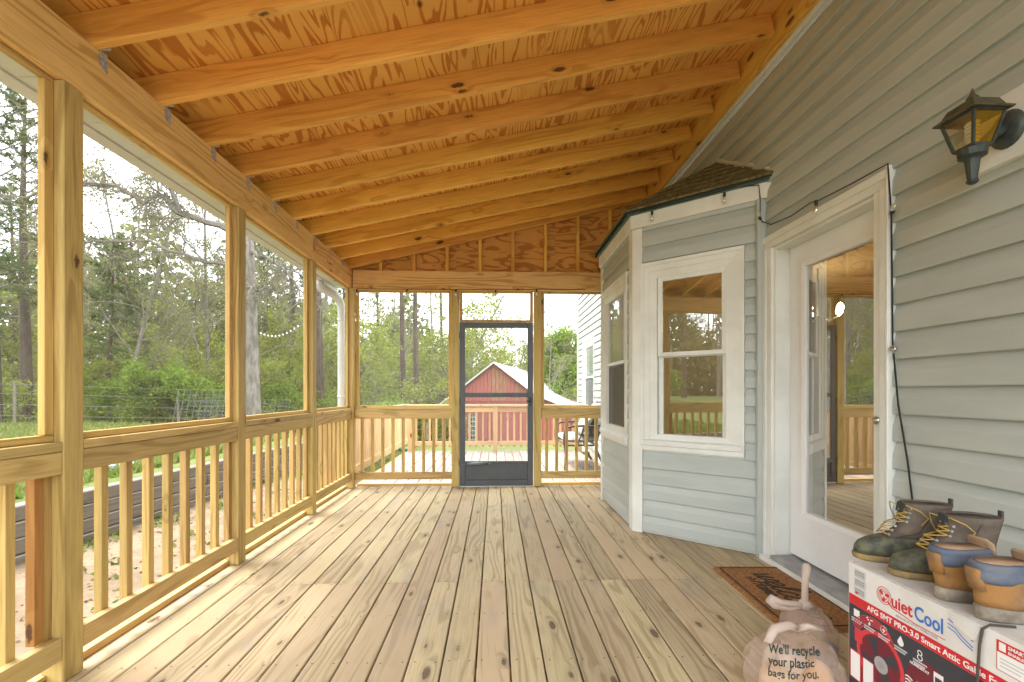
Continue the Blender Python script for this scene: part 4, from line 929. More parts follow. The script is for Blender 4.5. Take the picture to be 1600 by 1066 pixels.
def work_boot(heel, toe, label):
    h = V((*heel, BH + .0045)); ang = math.atan2(toe[1] - heel[1], toe[0] - heel[0]); t = thing('work_boot', h, label, 'boot', 'pair of tan work boots'); T = M.Translation(h) @ M.Rotation(ang, 4, 'Z')
    part_rings('sole', [(0, .004, .296, .036, .046), (.006, .0, .300, .040, .050), (.032, -.002, .302, .041, .051), (.036, .004, .296, .038, .047)], MUD, t, T, wob=.002)
    part_rings('leather_upper', [(.0365, .001, .296, .040, .049), (.055, -.001, .290, .041, .049), (.072, -.002, .262, .041, .046), (.085, -.004, .215, .041, .044), (.100, -.007, .165, .042, .043), (.112, -.009, .150, .043, .043), (.113, .0, .142, .036, .037), (.09, .006, .14, .032, .033)], TAN, t, T, wob=.006)
    part_rings('heel_tab', [(.078, -.011, .012, .018, .020), (.105, -.016, .008, .019, .020), (.128, -.020, .002, .020, .019), (.134, -.018, -.002, .018, .016)], TAN, t, T, wob=.003)
    part_rings('collar', [(.100, -.004, .150, .038, .038), (.112, -.012, .158, .046, .045), (.126, -.013, .160, .047, .046), (.131, -.009, .156, .044, .043), (.135, -.012, .158, .0455, .044), (.148, -.010, .154, .044, .043), (.152, -.003, .147, .038, .037), (.14, .004, .14, .031, .031)], BLUE, t, T, wob=.005)
    part_rings('lining', [(.150, .0, .145, .035, .035), (.125, .010, .135, .029, .029), (.09, .015, .13, .026, .026)], BEI, t, T, wob=.004)
    mb = MB(); mb.rings([[(x, y * w_2, z) for y in (-1, -.5, 0, .5, 1)] + [(x + .008, y * w_2, z + .001) for y in (1, .5, 0, -.5, -1)] for x, z, w_2 in ((.13, .12, .030), (.130, .145, .036), (.124, .166, .035), (.116, .176, .024))]); mb.build('tongue', BEI, t, T, True)
    return t
work_boot((1.268, 1.262), (1.56, 1.262), 'tan work boot with blue collar, beside the duck boots')
work_boot((1.264, 1.150), (1.56, 1.135), 'tan work boot with blue collar, nearest the picture edge')

# ------------------------------------------------------------------ plastic bags
BAG = None
def mk_bag(clear=.72):
    m, t, o = newmat('bag_film'); g = NT(t)
    b = g.n('BsdfPrincipled'); b.inputs['Base Color'].default_value = (.80, .70, .63, 1); b.inputs['Roughness'].default_value = .13; b.inputs['Specular IOR Level'].default_value = .6
    tr = g.n('BsdfTransparent'); tr.inputs[0].default_value = (.95, .88, .82, 1); tl = g.n('BsdfTranslucent'); tl.inputs[0].default_value = (.74, .62, .53, 1)
    m1 = g.n('MixShader'); m1.inputs[0].default_value = .3; g.l(b.outputs[0], m1.inputs[1]); g.l(tl.outputs[0], m1.inputs[2])
    m2 = g.n('MixShader'); m2.inputs[0].default_value = clear; g.l(m1.outputs[0], m2.inputs[1]); g.l(tr.outputs[0], m2.inputs[2]); g.l(m2.outputs[0], o.inputs[0])
    tc = g.n('TexCoord'); bp = g.n('Bump'); bp.inputs['Strength'].default_value = .8; bp.inputs['Distance'].default_value = .008
    g.l(g.noise(g.vmath('MULTIPLY', tc.outputs['Object'], (1, 1, .5)), 26, 4, .6, 1.2), bp.inputs['Height']); g.l(bp.outputs[0], b.inputs['Normal']); return m
BAG = mk_bag(); BAGK = mk_bag(.35)
def bag_surface(rx, ry, h, seed, pinch=(0, 0), n=56, m_=34, wr=.035):
    vs = []; fs = []; S = V((seed * 3.1, seed, -seed))
    for i in range(m_ + 1):
        f = i / m_; ph = f * math.pi
        for j in range(n):
            th = 2 * math.pi * j / n
            rr = max(0.0, math.sin(ph)) ** (.6 if f < .5 else .8)
            z = h * (((1 - math.cos(ph)) / 2) ** 1.1)
            top = max(0, (f - .5) / .5)
            wobble = mnoise.noise(V((math.cos(th) * 2, math.sin(th) * 2, seed)))
            fold = 1 + (.17 * top + .01) * (abs(math.sin(th * 6 + 4 * wobble + f * 2)) - .6)
            x = rx * rr * math.cos(th) * fold; y = ry * rr * math.sin(th) * fold
            p = V((x, y, z)); st_ = V((x * 1.0, y * 1.0, z * .55))
            cr = -abs(mnoise.noise(st_ * 11 + S)) * wr * 1.1 - abs(mnoise.noise(st_ * 27 + S)) * wr * .55 + mnoise.noise(p * 5 + S) * wr
            p += V((x, y, (z - h * .45))).normalized() * cr
            p += V((pinch[0], pinch[1], 0)) * top * top
            vs.append((p.x, p.y, max(.003, p.z)))
    for i in range(m_):
        for j in range(n): fs.append((i * n + j, i * n + (j + 1) % n, (i + 1) * n + (j + 1) % n, (i + 1) * n + j))
    return vs, fs
B1 = V((1.115, 1.665, 0)); b1 = thing('plastic_bag', B1, 'filled beige plastic shopping bag printed with green lettering', 'bag')
vs, fs = bag_surface(.180, .155, .245, 3.0, (.04, .02), 120, 70, wr=.030); film = addmesh('film', vs, fs, BAG, b1, M.Translation(B1), True)
FOOD = mk('bag_contents', (.55, .33, .15), .6, (.62, .45, .27), 7, bump=.2); RED = mk('red_pack', (.5, .03, .03), .4); CREAM = mk('cream_pack', (.62, .55, .42), .5, (.5, .45, .45), 12)
for (x, y, z, a, b, c_, mt_) in ((-.055, -.02, .085, .085, .085, .075, FOOD), (.055, -.02, .10, .08, .09, .085, FOOD), (.0, .07, .10, .08, .06, .08, CREAM), (.02, -.08, .055, .06, .04, .045, RED), (-.02, -.02, .17, .06, .05, .05, CREAM)):
    vs2, fs2 = bag_surface(a * .95, b * .95, c_ * 1.8, x * 40, (0, 0), 24, 14, .012); addmesh('contents', vs2, fs2, mt_, b1, M.Translation(B1 + V((x, y, max(.004, z - c_ * .9)))), True)
mb = MB(); mb.tube([B1 + V((.05, .05, .245)), B1 + V((.0, .03, .268)), B1 + V((-.06, .02, .262)), B1 + V((-.10, .0, .22))], [.014, .016, .018, .014], 9)
mb.tube([B1 + V((.05, .05, .245)), B1 + V((.08, .03, .262)), B1 + V((.125, .02, .255))], [.014, .012, .006], 9)
mb.v = [tuple(V(v) + V((mnoise.noise(V(v) * 60), mnoise.noise(V(v) * 60 + V((9, 0, 0))), mnoise.noise(V(v) * 60 + V((0, 9, 0))))) * .010) for v in mb.v]
mb.build('knot', BAGK, b1, smooth=True)
# lettering printed on the film, projected onto its surface
bvh = BVHTree.FromPolygons([V(v) + B1 for v in vs], fs)
GREEN = mk('bag_ink', (.008, .035, .038), .5)
view = V((1.0, 1.6, -.55)).normalized()
vx = view.cross(V((0, 0, 1))).normalized(); vz = vx.cross(view)
def wrap_text(body, u, v, size, sx=1.0):
    c0 = B1 + V((.035, -.02, .135)) - view * .6
    def wp(co):
        o_ = c0 + vx * (u + co.x + .0) + vz * (v + co.y - .10 * (co.x) * (co.x) + .16 * co.x)
        hit = bvh.ray_cast(o_, view)
        q_ = hit[0] if hit[0] is not None else bvh.find_nearest(o_ + view * .5)[0]
        return q_ - view * (.004 + co.z)
    textmesh(body, size, GREEN, 'lettering', film, None, True, warp=wp, sx=sx, depth=0)
wrap_text("We'll recycle", -.120, .040, .036, .84); wrap_text('your plastic', -.120, .006, .036, .84); wrap_text('bags for you.', -.122, -.028, .036, .84)
B2 = V((1.345, 1.90, 0)); b2 = thing('plastic_bag', B2, 'tied beige plastic bag standing behind the carton corner', 'bag')
vs, fs = bag_surface(.12, .11, .255, 9.0, (-.01, .0), 90, 54, wr=.024); addmesh('film', vs, fs, BAG, b2, M.Translation(B2), True)
for (x, y, z, a, b, c_, mt_) in ((.0, .0, .09, .08, .08, .085, CREAM), (.04, -.03, .07, .06, .05, .06, mk('blue_pack', (.25, .28, .42), .4, (.5, .5, .55), 14))):
    vs2, fs2 = bag_surface(a, b, c_ * 1.9, x * 60 + 5, (0, 0), 24, 14, .012); addmesh('contents', vs2, fs2, mt_, b2, M.Translation(B2 + V((x, y, .004))), True)
def ear(pts, rads, name='handle'):
    mb = MB(); mb.tube(pts, rads, 10); c_ = V(pts[0])
    mb.v = [tuple(V(v) + V((mnoise.noise(V(v) * 50), mnoise.noise(V(v) * 50 + V((9, 0, 0))), mnoise.noise(V(v) * 40 + V((0, 9, 0))))) * .009) for v in mb.v]; mb.build(name, BAGK, b2, smooth=True)
kn = B2 + V((-.03, -.01, .25))
ear([kn, kn + V((.0, .0, .05)), kn + V((.004, .0, .11)), kn + V((.006, 0, .165)), kn + V((.008, 0, .18))], [.013, .012, .013, .017, .012])
ear([kn, kn + V((-.05, -.01, .008)), kn + V((-.11, -.02, .022)), kn + V((-.165, -.03, .045)), kn + V((-.178, -.03, .042)), kn + V((-.15, -.025, .018)), kn + V((-.08, -.015, -.01)), kn], [.011, .012, .014, .013, .012, .013, .012, .01])
ear([kn + V((-.02, 0, -.01)), kn + V((.0, 0, .008)), kn + V((.03, .01, -.005))], [.018, .022, .016], 'knot')

# ------------------------------------------------------------------ patio seat on the outer deck
IRON = mk('bronze_metal', (.05, .045, .042), .45, (.09, .08, .07), 20); CUSH = mk('grey_cushion', (.28, .28, .28), .9, (.2, .2, .205), 9, bump=.3); PIL = mk('pale_pillow', (.5, .46, .38), .9, (.26, .27, .27), 16, bump=.3, thr=(.45, .55))
CX0 = 1.02
cs = thing('patio_loveseat', (1.3, 7.2, 0), 'dark metal patio loveseat with grey cushions on outer deck', 'seat')
def limb(mb, pts, r_, n=7):
    P_ = [V(p) for p in pts]; out = []
    for i in range(len(P_) - 1):
        p0, p1, p2, p3 = P_[max(0, i - 1)], P_[i], P_[i + 1], P_[min(len(P_) - 1, i + 2)]
        for s_ in range(5):
            t_ = s_ / 5; out.append(.5 * ((2 * p1) + (p2 - p0) * t_ + (2 * p0 - 5 * p1 + 4 * p2 - p3) * t_ * t_ + (3 * p1 - p0 - 3 * p2 + p3) * t_ ** 3))
    out.append(P_[-1]); mb.tube(out, r_, n)
for y in (6.72, 7.72):
    mb = MB(); limb(mb, [(CX0 + .01, y, .0), (CX0 + .02, y, .22), (CX0, y, .42), (CX0 + .01, y, .56), (CX0 + .07, y, .63), (CX0 + .25, y, .65), (CX0 + .45, y, .645), (CX0 + .58, y, .68)], .017); mb.build('front_leg_and_arm', IRON, cs, smooth=True)
    mb = MB(); limb(mb, [(CX0 + .62, y, .0), (CX0 + .52, y, .20), (CX0 + .48, y, .40), (CX0 + .60, y, .72), (CX0 + .72, y, 1.0)], .017); mb.build('back_leg', IRON, cs, smooth=True)
    mb = MB(); mb.tube([(CX0 + .02, y, .36), (CX0 + .50, y, .36)], .014, 7); mb.tube([(CX0 + .20, y, .37), (CX0 + .30, y, .64)], .01, 6); mb.build('side_rail', IRON, cs)
mb = MB()
for x, z in ((CX0 + .02, .36), (CX0 + .5, .36), (CX0 + .60, .72), (CX0 + .71, .98)): mb.tube([(x, 6.72, z), (x, 7.72, z)], .014, 7)
for i in range(9): mb.tube([(CX0 + .52, 6.80 + .105 * i, .45), (CX0 + .70, 6.80 + .105 * i, .98)], .006, 5)
mb.build('frame_bars', IRON, cs)
def pillow(name, c, ax, s, mat, parent, rotm=None, n=14):
    mb = MB(); rr = []
    T = M.Translation(V(c)) @ (rotm or M.Identity(4))
    for i in range(n + 1):
        for j in range(n + 1):
            u, v = 2 * i / n - 1, 2 * j / n - 1
            pu = (1 - u ** 4) ** .5 * (1 - v ** 4) ** .5
            mb.v.append((u * s[0], v * s[1], s[2] * pu + .006 * mnoise.noise(V((u * 3, v * 3, s[0] * 30)))))
    k0 = len(mb.v)
    mb.v += [(x, y, -z * .85) for x, y, z in mb.v]
    for i in range(n):
        for j in range(n):
            a = i * (n + 1) + j; mb.f.append((a, a + n + 1, a + n + 2, a + 1)); mb.f.append((k0 + a, k0 + a + 1, k0 + a + n + 2, k0 + a + n + 1)); mb.m += [0, 0]
    return mb.build(name, mat, parent, T, True)
pillow('seat_cushion', (CX0 + .27, 7.22, .435), 0, (.27, .47, .065), CUSH, cs)
pillow('back_cushion', (CX0 + .56, 7.22, .73), 0, (.26, .46, .07), CUSH, cs, M.Rotation(R(-70), 4, 'Y'))
tag(pillow('throw_pillow', (CX0 + .36, 6.95, .69), 0, (.2, .2, .07), PIL, None, M.Rotation(R(-58), 4, 'Y')), 'pale patterned throw pillow on the patio loveseat', 'pillow')

# ------------------------------------------------------------------ outer railing, picket fence, retaining wall
t = thing('deck_railing', (0, 9.0, 0), 'pale wooden railing at the far edge of outer deck', 'railing')
for x in (-1.66, .0, 1.66): box('post', x - .045, x + .045, 8.9, 8.985, -.001 - .2, .868, W_FENCE, t, .004, 'Z')
for a, b in ((-1.614, -.046), (.046, 1.614)):
    box('top_rail', a, b, 8.925, 8.963, .760, .848, W_FENCE, t); box('bottom_rail', a, b, 8.925, 8.963, .105, .19, W_FENCE, t)
    n = int((b - a) / .125)
    for i in range(n): 
        x = a + (i + .5) * (b - a) / n; box('baluster', x - .018, x + .018, 8.964, 8.998, .07, .845, W_FENCE, t, .002, 'Z')
box('cap_rail', -1.72, 1.82, 8.885, 9.025, .8695, .905, W_FENCE, t)
t = thing('picket_fence', (-2.27, 8.6, G0), 'solid wooden picket fence beside the outer deck', 'fence')
for i in range(41):
    y = 5.92 + i * .143; h = random.uniform(-.008, .008)
    box('picket', -2.278, -2.258, y, y + .139, G0 + .03, .80 + h, W_FENCE, t, .002, 'Z')
box('kick_board', -2.257, -2.222, 5.92, 11.78, G0 - .02, G0 + .125, W_FENCE, t, .003, 'Y')
box('cap_rail', -2.33, -2.21, 5.92, 11.78, .812, .845, W_DECK2, t, .003, 'Y')
for y in (6.0, 7.9, 9.8, 11.7): box('post', -2.37, -2.2785, y, y + .09, G0 - .1, .80, W_FENCE, t, .003, 'Z')
t = thing('retaining_wall', (-3.8, 3, G0), 'weathered grey timber retaining wall beside the porch', 'retaining wall')
for c_ in range(4):
    z = G0 + .01 + .122 * c_; y = -4.0 - .8 * (c_ % 2)
    while y < 8.8:
        L = 2.4; y2 = min(9.0, y + L)
        a = V((wallx(y) - .02 * c_ + random.uniform(-.006, .006), y + .004, z)); b = V((wallx(y2) - .02 * c_ + random.uniform(-.006, .006), y2 - .004, z + random.uniform(-.004, .004)))
        board('timber', a, b, .13, .118, W_TIE, t, ch=.008); y = y2
tag(addmesh('gravel_path', [(x, y, ground_z(x, y) + .03) for y in (13.2, 13.8, 14.4, 15.0) for x in (-4.4, -3.6, -2.8, -2, -1.2, -.6)], [(j * 6 + i, j * 6 + i + 1, (j + 1) * 6 + i + 1, (j + 1) * 6 + i) for j in range(3) for i in range(5)], mk('pale_gravel', (.5, .47, .43), .95, (.38, .35, .31), 12)), kind='structure')
mb = MB(); mb.rings(lathe([(.17, 0), (.17, .03), (.14, .05), (.0, .055)], 16), cap=False)
tag(mb.build('valve_lid', mk('green_plastic', (.05, .22, .16), .5), None, M.Translation((-1.98, 10.2, G0 + .02))), 'green round plastic lid in the grass behind the deck', 'lid')

# ------------------------------------------------------------------ red barn
BRED = mk('barn_red', (.37, .11, .095), .85, (.31, .10, .085), 2.5, stretch=(8, 8, 1.2), bump=.2); BTAN = mk('barn_weathered', (.30, .20, .13), .9, (.3, .09, .06), 3, stretch=(8, 8, 1)); TIN = mk('white_tin', (.68, .69, .70), .45, (.58, .6, .62), 1.5, stretch=(1, .3, 1))
bo = V((-.03, 22, -1.66)); barn = thing('red_barn', bo, 'red board barn with white metal roof beyond the deck', 'barn', rz=R(-13)); TBn = WM[barn.name]
WL, WR_, HE, HP = -2.62, 2.05, 2.22, 4.18; LN = 13.4; pitchL = (HP - HE) / 2.62
def roofh(x): return HP + pitchL * x if x < 0 else (HP - .76 * x if x < 2.05 else HP - .76 * 2.05 - .40 * (x - 2.05))
def board_wall(name, x0, x1, y, d_, zf, wd=.19, mats=(BRED, BTAN)):
    mb = MB(); x = x0
    while x < x1 - .01:
        b = min(x1, x + wd); h = max(.05, min(zf(x), zf(b)) - .03); k = random.uniform(0, .02)
        tan = random.random() < .10
        if h > 2.4 and zf is not None: 
            mb.box(x + .006, b - .006, y - .03 - k, y, 0, 2.36, 0); mb.box(x + .006, b - .006, y - .034 - k, y - .002, 2.39, h - random.uniform(0, .12), 1 if random.random() < .25 else 0)
        else: mb.box(x + .006, b - .006, y - .03 - k, y, 0, h, 1 if tan else 0)
        x = b
    mb.box(x0, x1, y, y + .02, 0, .01, 0)
    return mb.build(name, list(mats), barn, TBn)
board_wall('front_boards', WL, 4.3, 0, 0, roofh)
mb = MB(); P_ = [(x, roofh(x) - .04) for x in (WL, 0, 2.05, 4.3)]
mb.rings([[(WL, y, 0)] + [(x, y, z) for x, z in P_] + [(4.3, y, 0)] for y in (.004, LN)]); mb.build('barn_body', BRED, barn, TBn)
for nm, x0, x1 in (('roof_left', -2.95, 0), ('roof_right', 0, 2.05), ('lean_to_roof', 2.05, 4.6)):
    mb = MB()
    mb.add([(x, y, roofh(x) + dz) for y in (-.28, LN + .25) for x in (x0, x1) for dz in (0, .05)], [(0, 1, 3, 2), (4, 6, 7, 5), (0, 4, 5, 1), (2, 3, 7, 6), (1, 5, 7, 3), (0, 2, 6, 4)])
    n = int(LN / .45)
    for i in range(n): y = -.2 + i * .45; mb.tube([(x0, y, roofh(x0) + .055), (x1, y, roofh(x1) + .055)], .022, 4)
    mb.build(nm, TIN, barn, TBn)
mb = MB(); mb.box(-1.30, -.95, -.075, -.05, .12, 1.72, 0); mb.build('vent_opening', mk('dark_opening', (.02, .02, .02), .8), barn, TBn)
mb = MB()
for i in range(7): mb.box(-1.30, -.95, -.085, -.0755, .25 + i * .22, .27 + i * .22)
for i in range(4): mb.box(-1.29 + i * .09, -1.275 + i * .09, -.092, -.0855, .12, 1.72)
mb.box(-.95, -.85, -.095, -.05, .0, 1.8); mb.build('lattice', TRIM, barn, TBn)
mb = MB()
for x, wd in ((-.6, .25), (.15, .5), (1.35, .4)): mb.box(x, x + wd, -.078, -.05, .18, .48)
mb.build('vent_opening', mk('dark_opening', (.03, .025, .025), .8), barn, TBn)
mb = MB(); mb.box(WL - .02, 4.32, -.085, -.0555, 2.352, 2.395); mb.build('band_board', BRED, barn, TBn)

# ------------------------------------------------------------------ wire fence, wire panels, yard string lights
t = thing('wire_fence', (-10, 13.5, .2), 'thin wire fence on posts along the wood edge', 'fence')
fp = [(-22, 9.0), (-17, 11.2), (-13, 12.8), (-9.5, 14.0), (-6, 15.6), (-2.6, 17.4)]
WIREG = mk('fence_wire', (.20, .215, .2), .6)
for x, y in fp:
    mb = MB(); mb.tube([(x, y, ground_z(x, y) - .2), (x, y, ground_z(x, y) + 1.15)], .035, 6); mb.build('post', W_TIE, t)
for h in (.25, .55, .85, 1.1):
    mb = MB(); mb.tube([(x, y, ground_z(x, y) + h) for x, y in fp], .007, 4); mb.build('wire', WIREG, t)
def wire_panel(c, wd, h, tilt, rot, label):
    t = thing('wire_trellis', c, label, 'trellis', 'leaning wire trellises'); T = M.Translation(V(c)) @ M.Rotation(rot, 4, 'Z') @ M.Rotation(tilt, 4, 'X'); mb = MB()
    for i in range(10): mb.tube([(-wd / 2 + wd * i / 9, 0, 0), (-wd / 2 + wd * i / 9 + .06, 0, h)], .0035, 4)
    for j in range(8): mb.tube([(-wd / 2, 0, h * j / 7), (wd / 2 + .06, 0, h * j / 7)], .0035, 4)
    mb.build('mesh', WIREG, t, T)
wire_panel((-8.0, 12.6, .15), 1.25, 1.15, R(-22), R(20), 'pale wire trellis leaning in the yard, left one')
wire_panel((-7.7, 12.9, .15), 1.15, .95, R(26), R(-25), 'pale wire trellis leaning in the yard, behind the left one')
wire_panel((-7.3, 15.0, .1), 1.0, .85, R(-20), R(10), 'small pale wire trellis beside the grey tree trunk')
s3 = thing('string_lights', (-7.5, 16, 3.0), 'string of small white lights hung from the grey trunk', 'string lights')
A_, B_ = V((-7.05, 13.75, 2.98)), V((-5.6, 13.4, 3.12)); mb = MB(); sp = []
for i in range(13):
    f = i / 12; p = A_.lerp(B_, f) - V((0, 0, .22 * math.sin(math.pi * min(1, f * 1.05 + .02)) ** 1)); sp.append(p)
mb.tube(sp, .006, 4); mb.build('wire', WIRE, s3)
for p in sp[1:-1]:
    mb = MB(); mb.rings([[(p.x + r_ * math.cos(j * .785), p.y + r_ * math.sin(j * .785), p.z + z) for j in range(8)] for r_, z in ((.008, -.004), (.022, -.022), (.026, -.044), (.015, -.062), (.002, -.07))]); mb.build('bulb', CFL, s3)

# ------------------------------------------------------------------ vegetation
rg = np.random.default_rng(5)
def quad_mesh(name, Q, mat, parent=None, mat4=None):
    n, k = Q.shape[0], Q.shape[1]; me = bpy.data.meshes.new(name)
    me.vertices.add(n * k); me.vertices.foreach_set('co', Q.reshape(-1).astype(np.float32))
    me.loops.add(n * k); me.loops.foreach_set('vertex_index', np.arange(n * k, dtype=np.int32))
    me.polygons.add(n); me.polygons.foreach_set('loop_start', np.arange(0, n * k, k, dtype=np.int32)); me.polygons.foreach_set('loop_total', np.full(n, k, dtype=np.int32))
    me.materials.append(mat); me.update(calc_edges=True)
    return reg(bpy.data.objects.new(name, me), parent, mat4)
def leaf_quads(C, size, flat=.0, aspect=.6):
    n = len(C); a = rg.normal(size=(n, 3)); a[:, 2] *= (1 - flat); a /= np.linalg.norm(a, axis=1)[:, None] + 1e-9
    b = rg.normal(size=(n, 3)); b -= a * (a * b).sum(1)[:, None]; b /= np.linalg.norm(b, axis=1)[:, None] + 1e-9
    s = (size * rg.uniform(.6, 1.35, n))[:, None]; a = a * s; b = b * s * aspect
    return np.stack([C - a, C - b * .9, C + a, C + b * .9], 1)
def needle_tris(C, D, ln, per, wd):
    n = len(C); C = np.repeat(C, per, 0); D = np.repeat(D, per, 0)
    v = rg.normal(size=C.shape) * .75 + D * .7; v /= np.linalg.norm(v, axis=1)[:, None]; v *= (ln * rg.uniform(.7, 1.2, len(C)))[:, None]
    s = rg.normal(size=C.shape); s -= v * ((s * v).sum(1) / (v * v).sum(1))[:, None]; s *= (wd / np.linalg.norm(s, axis=1))[:, None]
    return np.stack([C - s, C + s, C + v], 1)
rnd = random.Random(11)
def rv(): return V((rnd.gauss(0, 1), rnd.gauss(0, 1), rnd.gauss(0, 1)))
def grow(mb, tips, p, d, L, r_, depth, nseg=5, wig=.16, grav=0.0, kids=(3, 4), shr=.62, spread=.9, sides=5, minr=.006, taper=.45):
    pts = [p.copy()]; q = p.copy(); d = d.normalized()
    for i in range(nseg):
        d = (d + rv() * wig + V((0, 0, grav))).normalized(); q = q + d * (L / nseg); pts.append(q.copy())
        if depth <= 1 and i >= 1: tips.append((q.copy(), d.copy()))
    mb.tube(pts, [max(minr, r_ * (1 - (1 - taper) * i / nseg)) for i in range(nseg + 1)], sides if depth > 1 else 4, cap=False)
    if depth <= 0: return
    for k in range(rnd.randint(*kids)):
        i = rnd.randint(max(1, nseg // 3), nseg); dd = (pts[i] - pts[i - 1]).normalized()
        nd = (dd + rv().normalized() * spread).normalized()
        grow(mb, tips, pts[i], nd, L * shr * rnd.uniform(.7, 1.2), max(minr, r_ * .5), depth - 1, nseg, wig * 1.1, grav, kids, shr, spread, sides, minr, taper)
BARK = mk('pine_bark', (.11, .085, .068), .95, (.06, .046, .038), 7, stretch=(1, 1, .25), bump=.8, bscale=12); BARKG = mk('grey_bark', (.25, .225, .20), .95, (.13, .115, .10), 9, stretch=(1, 1, .3), bump=1.0, bscale=16); TWIG = mk('twig_bark', (.15, .13, .11), .95, (.22, .195, .17), 5)
L_PINE = mk_leaf('pine_needles', [(.06, .10, .03), (.10, .15, .045), (.135, .175, .07), (.085, .13, .05)], .35)
L_SPR = mk_leaf('spring_leaves', [(.16, .21, .035), (.24, .28, .055), (.30, .32, .09), (.19, .24, .045)], .5)
L_BUSH = mk_leaf('bush_leaves', [(.11, .19, .025), (.17, .26, .04), (.24, .31, .06), (.14, .22, .03)], .5)
L_BUD = mk_leaf('bud_leaves', [(.17, .18, .07), (.24, .23, .11), (.2, .23, .07)], .4)
L_FAR = mk_leaf('far_leaves', [(.12, .135, .07), (.17, .19, .08), (.22, .22, .13), (.24, .27, .08), (.14, .165, .08)], .35)
def proto_pine(H, r0, base, nb, blen, per=8, tufts=9, ln=.2):
    mb = MB(); n = 12; tr = []
    for i in range(n + 1): f = i / n; tr.append(V((.12 * math.sin(f * 3 + H), .10 * math.sin(f * 4.3 + 1), H * f)))
    mb.tube(tr, [r0 * (1 - .85 * i / n) for i in range(n + 1)], 8)
    C = []; D = []; wb = MB()
    for k in range(nb):
        f = base + (1 - base) * (k + rnd.random()) / nb; i = min(n - 1, int(f * n)); p = tr[i].lerp(tr[i + 1], f * n - i)
        a = k * 2.4 + rnd.uniform(-.5, .5); g_ = (f - base) / (1 - base)
        L = blen * (1.0 - .72 * g_) * rnd.uniform(.6, 1.15) * (min(1, .55 + g_ * 2.5))
        d = V((math.cos(a), math.sin(a), .15 + .6 * g_)).normalized(); pts = [p.copy()]; q = p.copy()
        for s_ in range(5): d = (d + rv() * .12 + V((0, 0, .05 if s_ > 2 else -.03))).normalized(); q = q + d * L / 5; pts.append(q.copy())
        wb.tube(pts, [max(.006, r0 * .16 * (1 - .16 * s_)) for s_ in range(6)], 4, cap=False)
        for t_ in range(tufts):
            s_ = rnd.uniform(1.8, 5); i2 = min(4, int(s_)); c_ = pts[i2].lerp(pts[i2 + 1], s_ - i2); side = (rv().normalized() + d * .4); side.z = abs(side.z) * .6
            e = c_ + side.normalized() * rnd.uniform(.08, .45) * (.5 + L / 3); wb.tube([c_, e], .005, 3, cap=False)
            for u_ in (.45, .75, 1.0): C.append(c_.lerp(e, u_)); D.append((e - c_).normalized())
    return mb, wb, needle_tris(np.array(C), np.array(D), ln, per, .012)
def proto_leafy(H, r0, depth, L0, leaf, per, mat_s, kids=(3, 4), clear=.3, wig=.14, spread=.8, flat=0, shr=.62, stems=1):
    mb = MB(); tips = []
    for s_ in range(stems):
        d = V((0, 0, 1)) if stems == 1 else V((rnd.uniform(-.5, .5), rnd.uniform(-.5, .5), 1)).normalized()
        pts = [V((0, 0, -.2))]; q = V((rnd.uniform(-.1, .1) * (stems > 1), rnd.uniform(-.1, .1) * (stems > 1), 0)); pts.append(q.copy())
        for i in range(8): d = (d + rv() * .06).normalized(); q = q + d * H * .8 / 8; pts.append(q.copy())
        mb.tube(pts, [r0 * (1 - .8 * i / 9) for i in range(10)], 8 if r0 > .08 else 5)
        nb = max(4, int(11 / stems) + 3)
        for k in range(nb):
            f = clear + (1 - clear) * (k + rnd.random()) / nb; i = min(8, int(f * 9)); p = pts[i].lerp(pts[i + 1], f * 9 - i); a = k * 2.4 + rnd.random()
            nd = V((math.cos(a), math.sin(a), rnd.uniform(.25, .9))).normalized()
            grow(mb, tips, p, nd, L0 * (1.15 - .6 * f) * rnd.uniform(.7, 1.2), r0 * .35 * (1.2 - f), depth, 4, wig, .02, kids, shr, spread, 5)
    T_ = np.array([tuple(t_[0]) for t_ in tips]); C = np.repeat(T_, per, 0) + rg.normal(size=(len(T_) * per, 3)) * leaf * 2.0
    return mb, leaf_quads(C, leaf, flat)
PROTO = {}
def mkproto(key, name, wood_mb, woodmat, Q, leafmat, extra=None):
    objs = []
    o = wood_mb.build('trunk' if key != 'bush' else 'stems', woodmat, None); objs.append(o)
    if extra is not None: objs.append(extra.build('branches', TWIG, None))
    if Q is not None: objs.append(quad_mesh('crown', Q, leafmat))
    for o in objs: COL.objects.unlink(o)
    PROTO[key] = (name, objs)
a_, b_, q_ = proto_pine(13, .20, .30, 62, 2.6); mkproto('pineA', 'pine_tree', a_, BARK, q_, L_PINE, b_)
a_, b_, q_ = proto_pine(7, .11, .22, 50, 1.9, 8, 9, .2); mkproto('pineB', 'pine_tree', a_, BARK, q_, L_PINE, b_)
a_, b_, q_ = proto_pine(19, .17, .50, 46, 2.6, 7, 8, .24); mkproto('loblolly', 'pine_tree', a_, BARK, q_, L_PINE, b_)
a_, q_ = proto_leafy(9, .13, 2, 2.3, .075, 5, 1, clear=.22); mkproto('springA', 'leafy_tree', a_, TWIG, q_, L_SPR)
a_, q_ = proto_leafy(6, .09, 2, 1.7, .07, 7, 1, clear=.15); mkproto('springB', 'leafy_tree', a_, TWIG, q_, L_SPR)
a_, q_ = proto_leafy(7, .15, 2, 2.1, .11, 26, 1, clear=.15, kids=(4, 5)); mkproto('round', 'leafy_tree', a_, TWIG, q_, L_BUSH)
a_, q_ = proto_leafy(12, .085, 3, 2.8, .05, 2, 1, clear=.28, kids=(3, 4)); mkproto('bare', 'bare_tree', a_, TWIG, q_, L_BUD)
a_, q_ = proto_leafy(2.3, .03, 1, .9, .06, 14, 1, clear=.05, stems=6, kids=(3, 5)); mkproto('bush', 'bush', a_, TWIG, q_, L_BUSH)
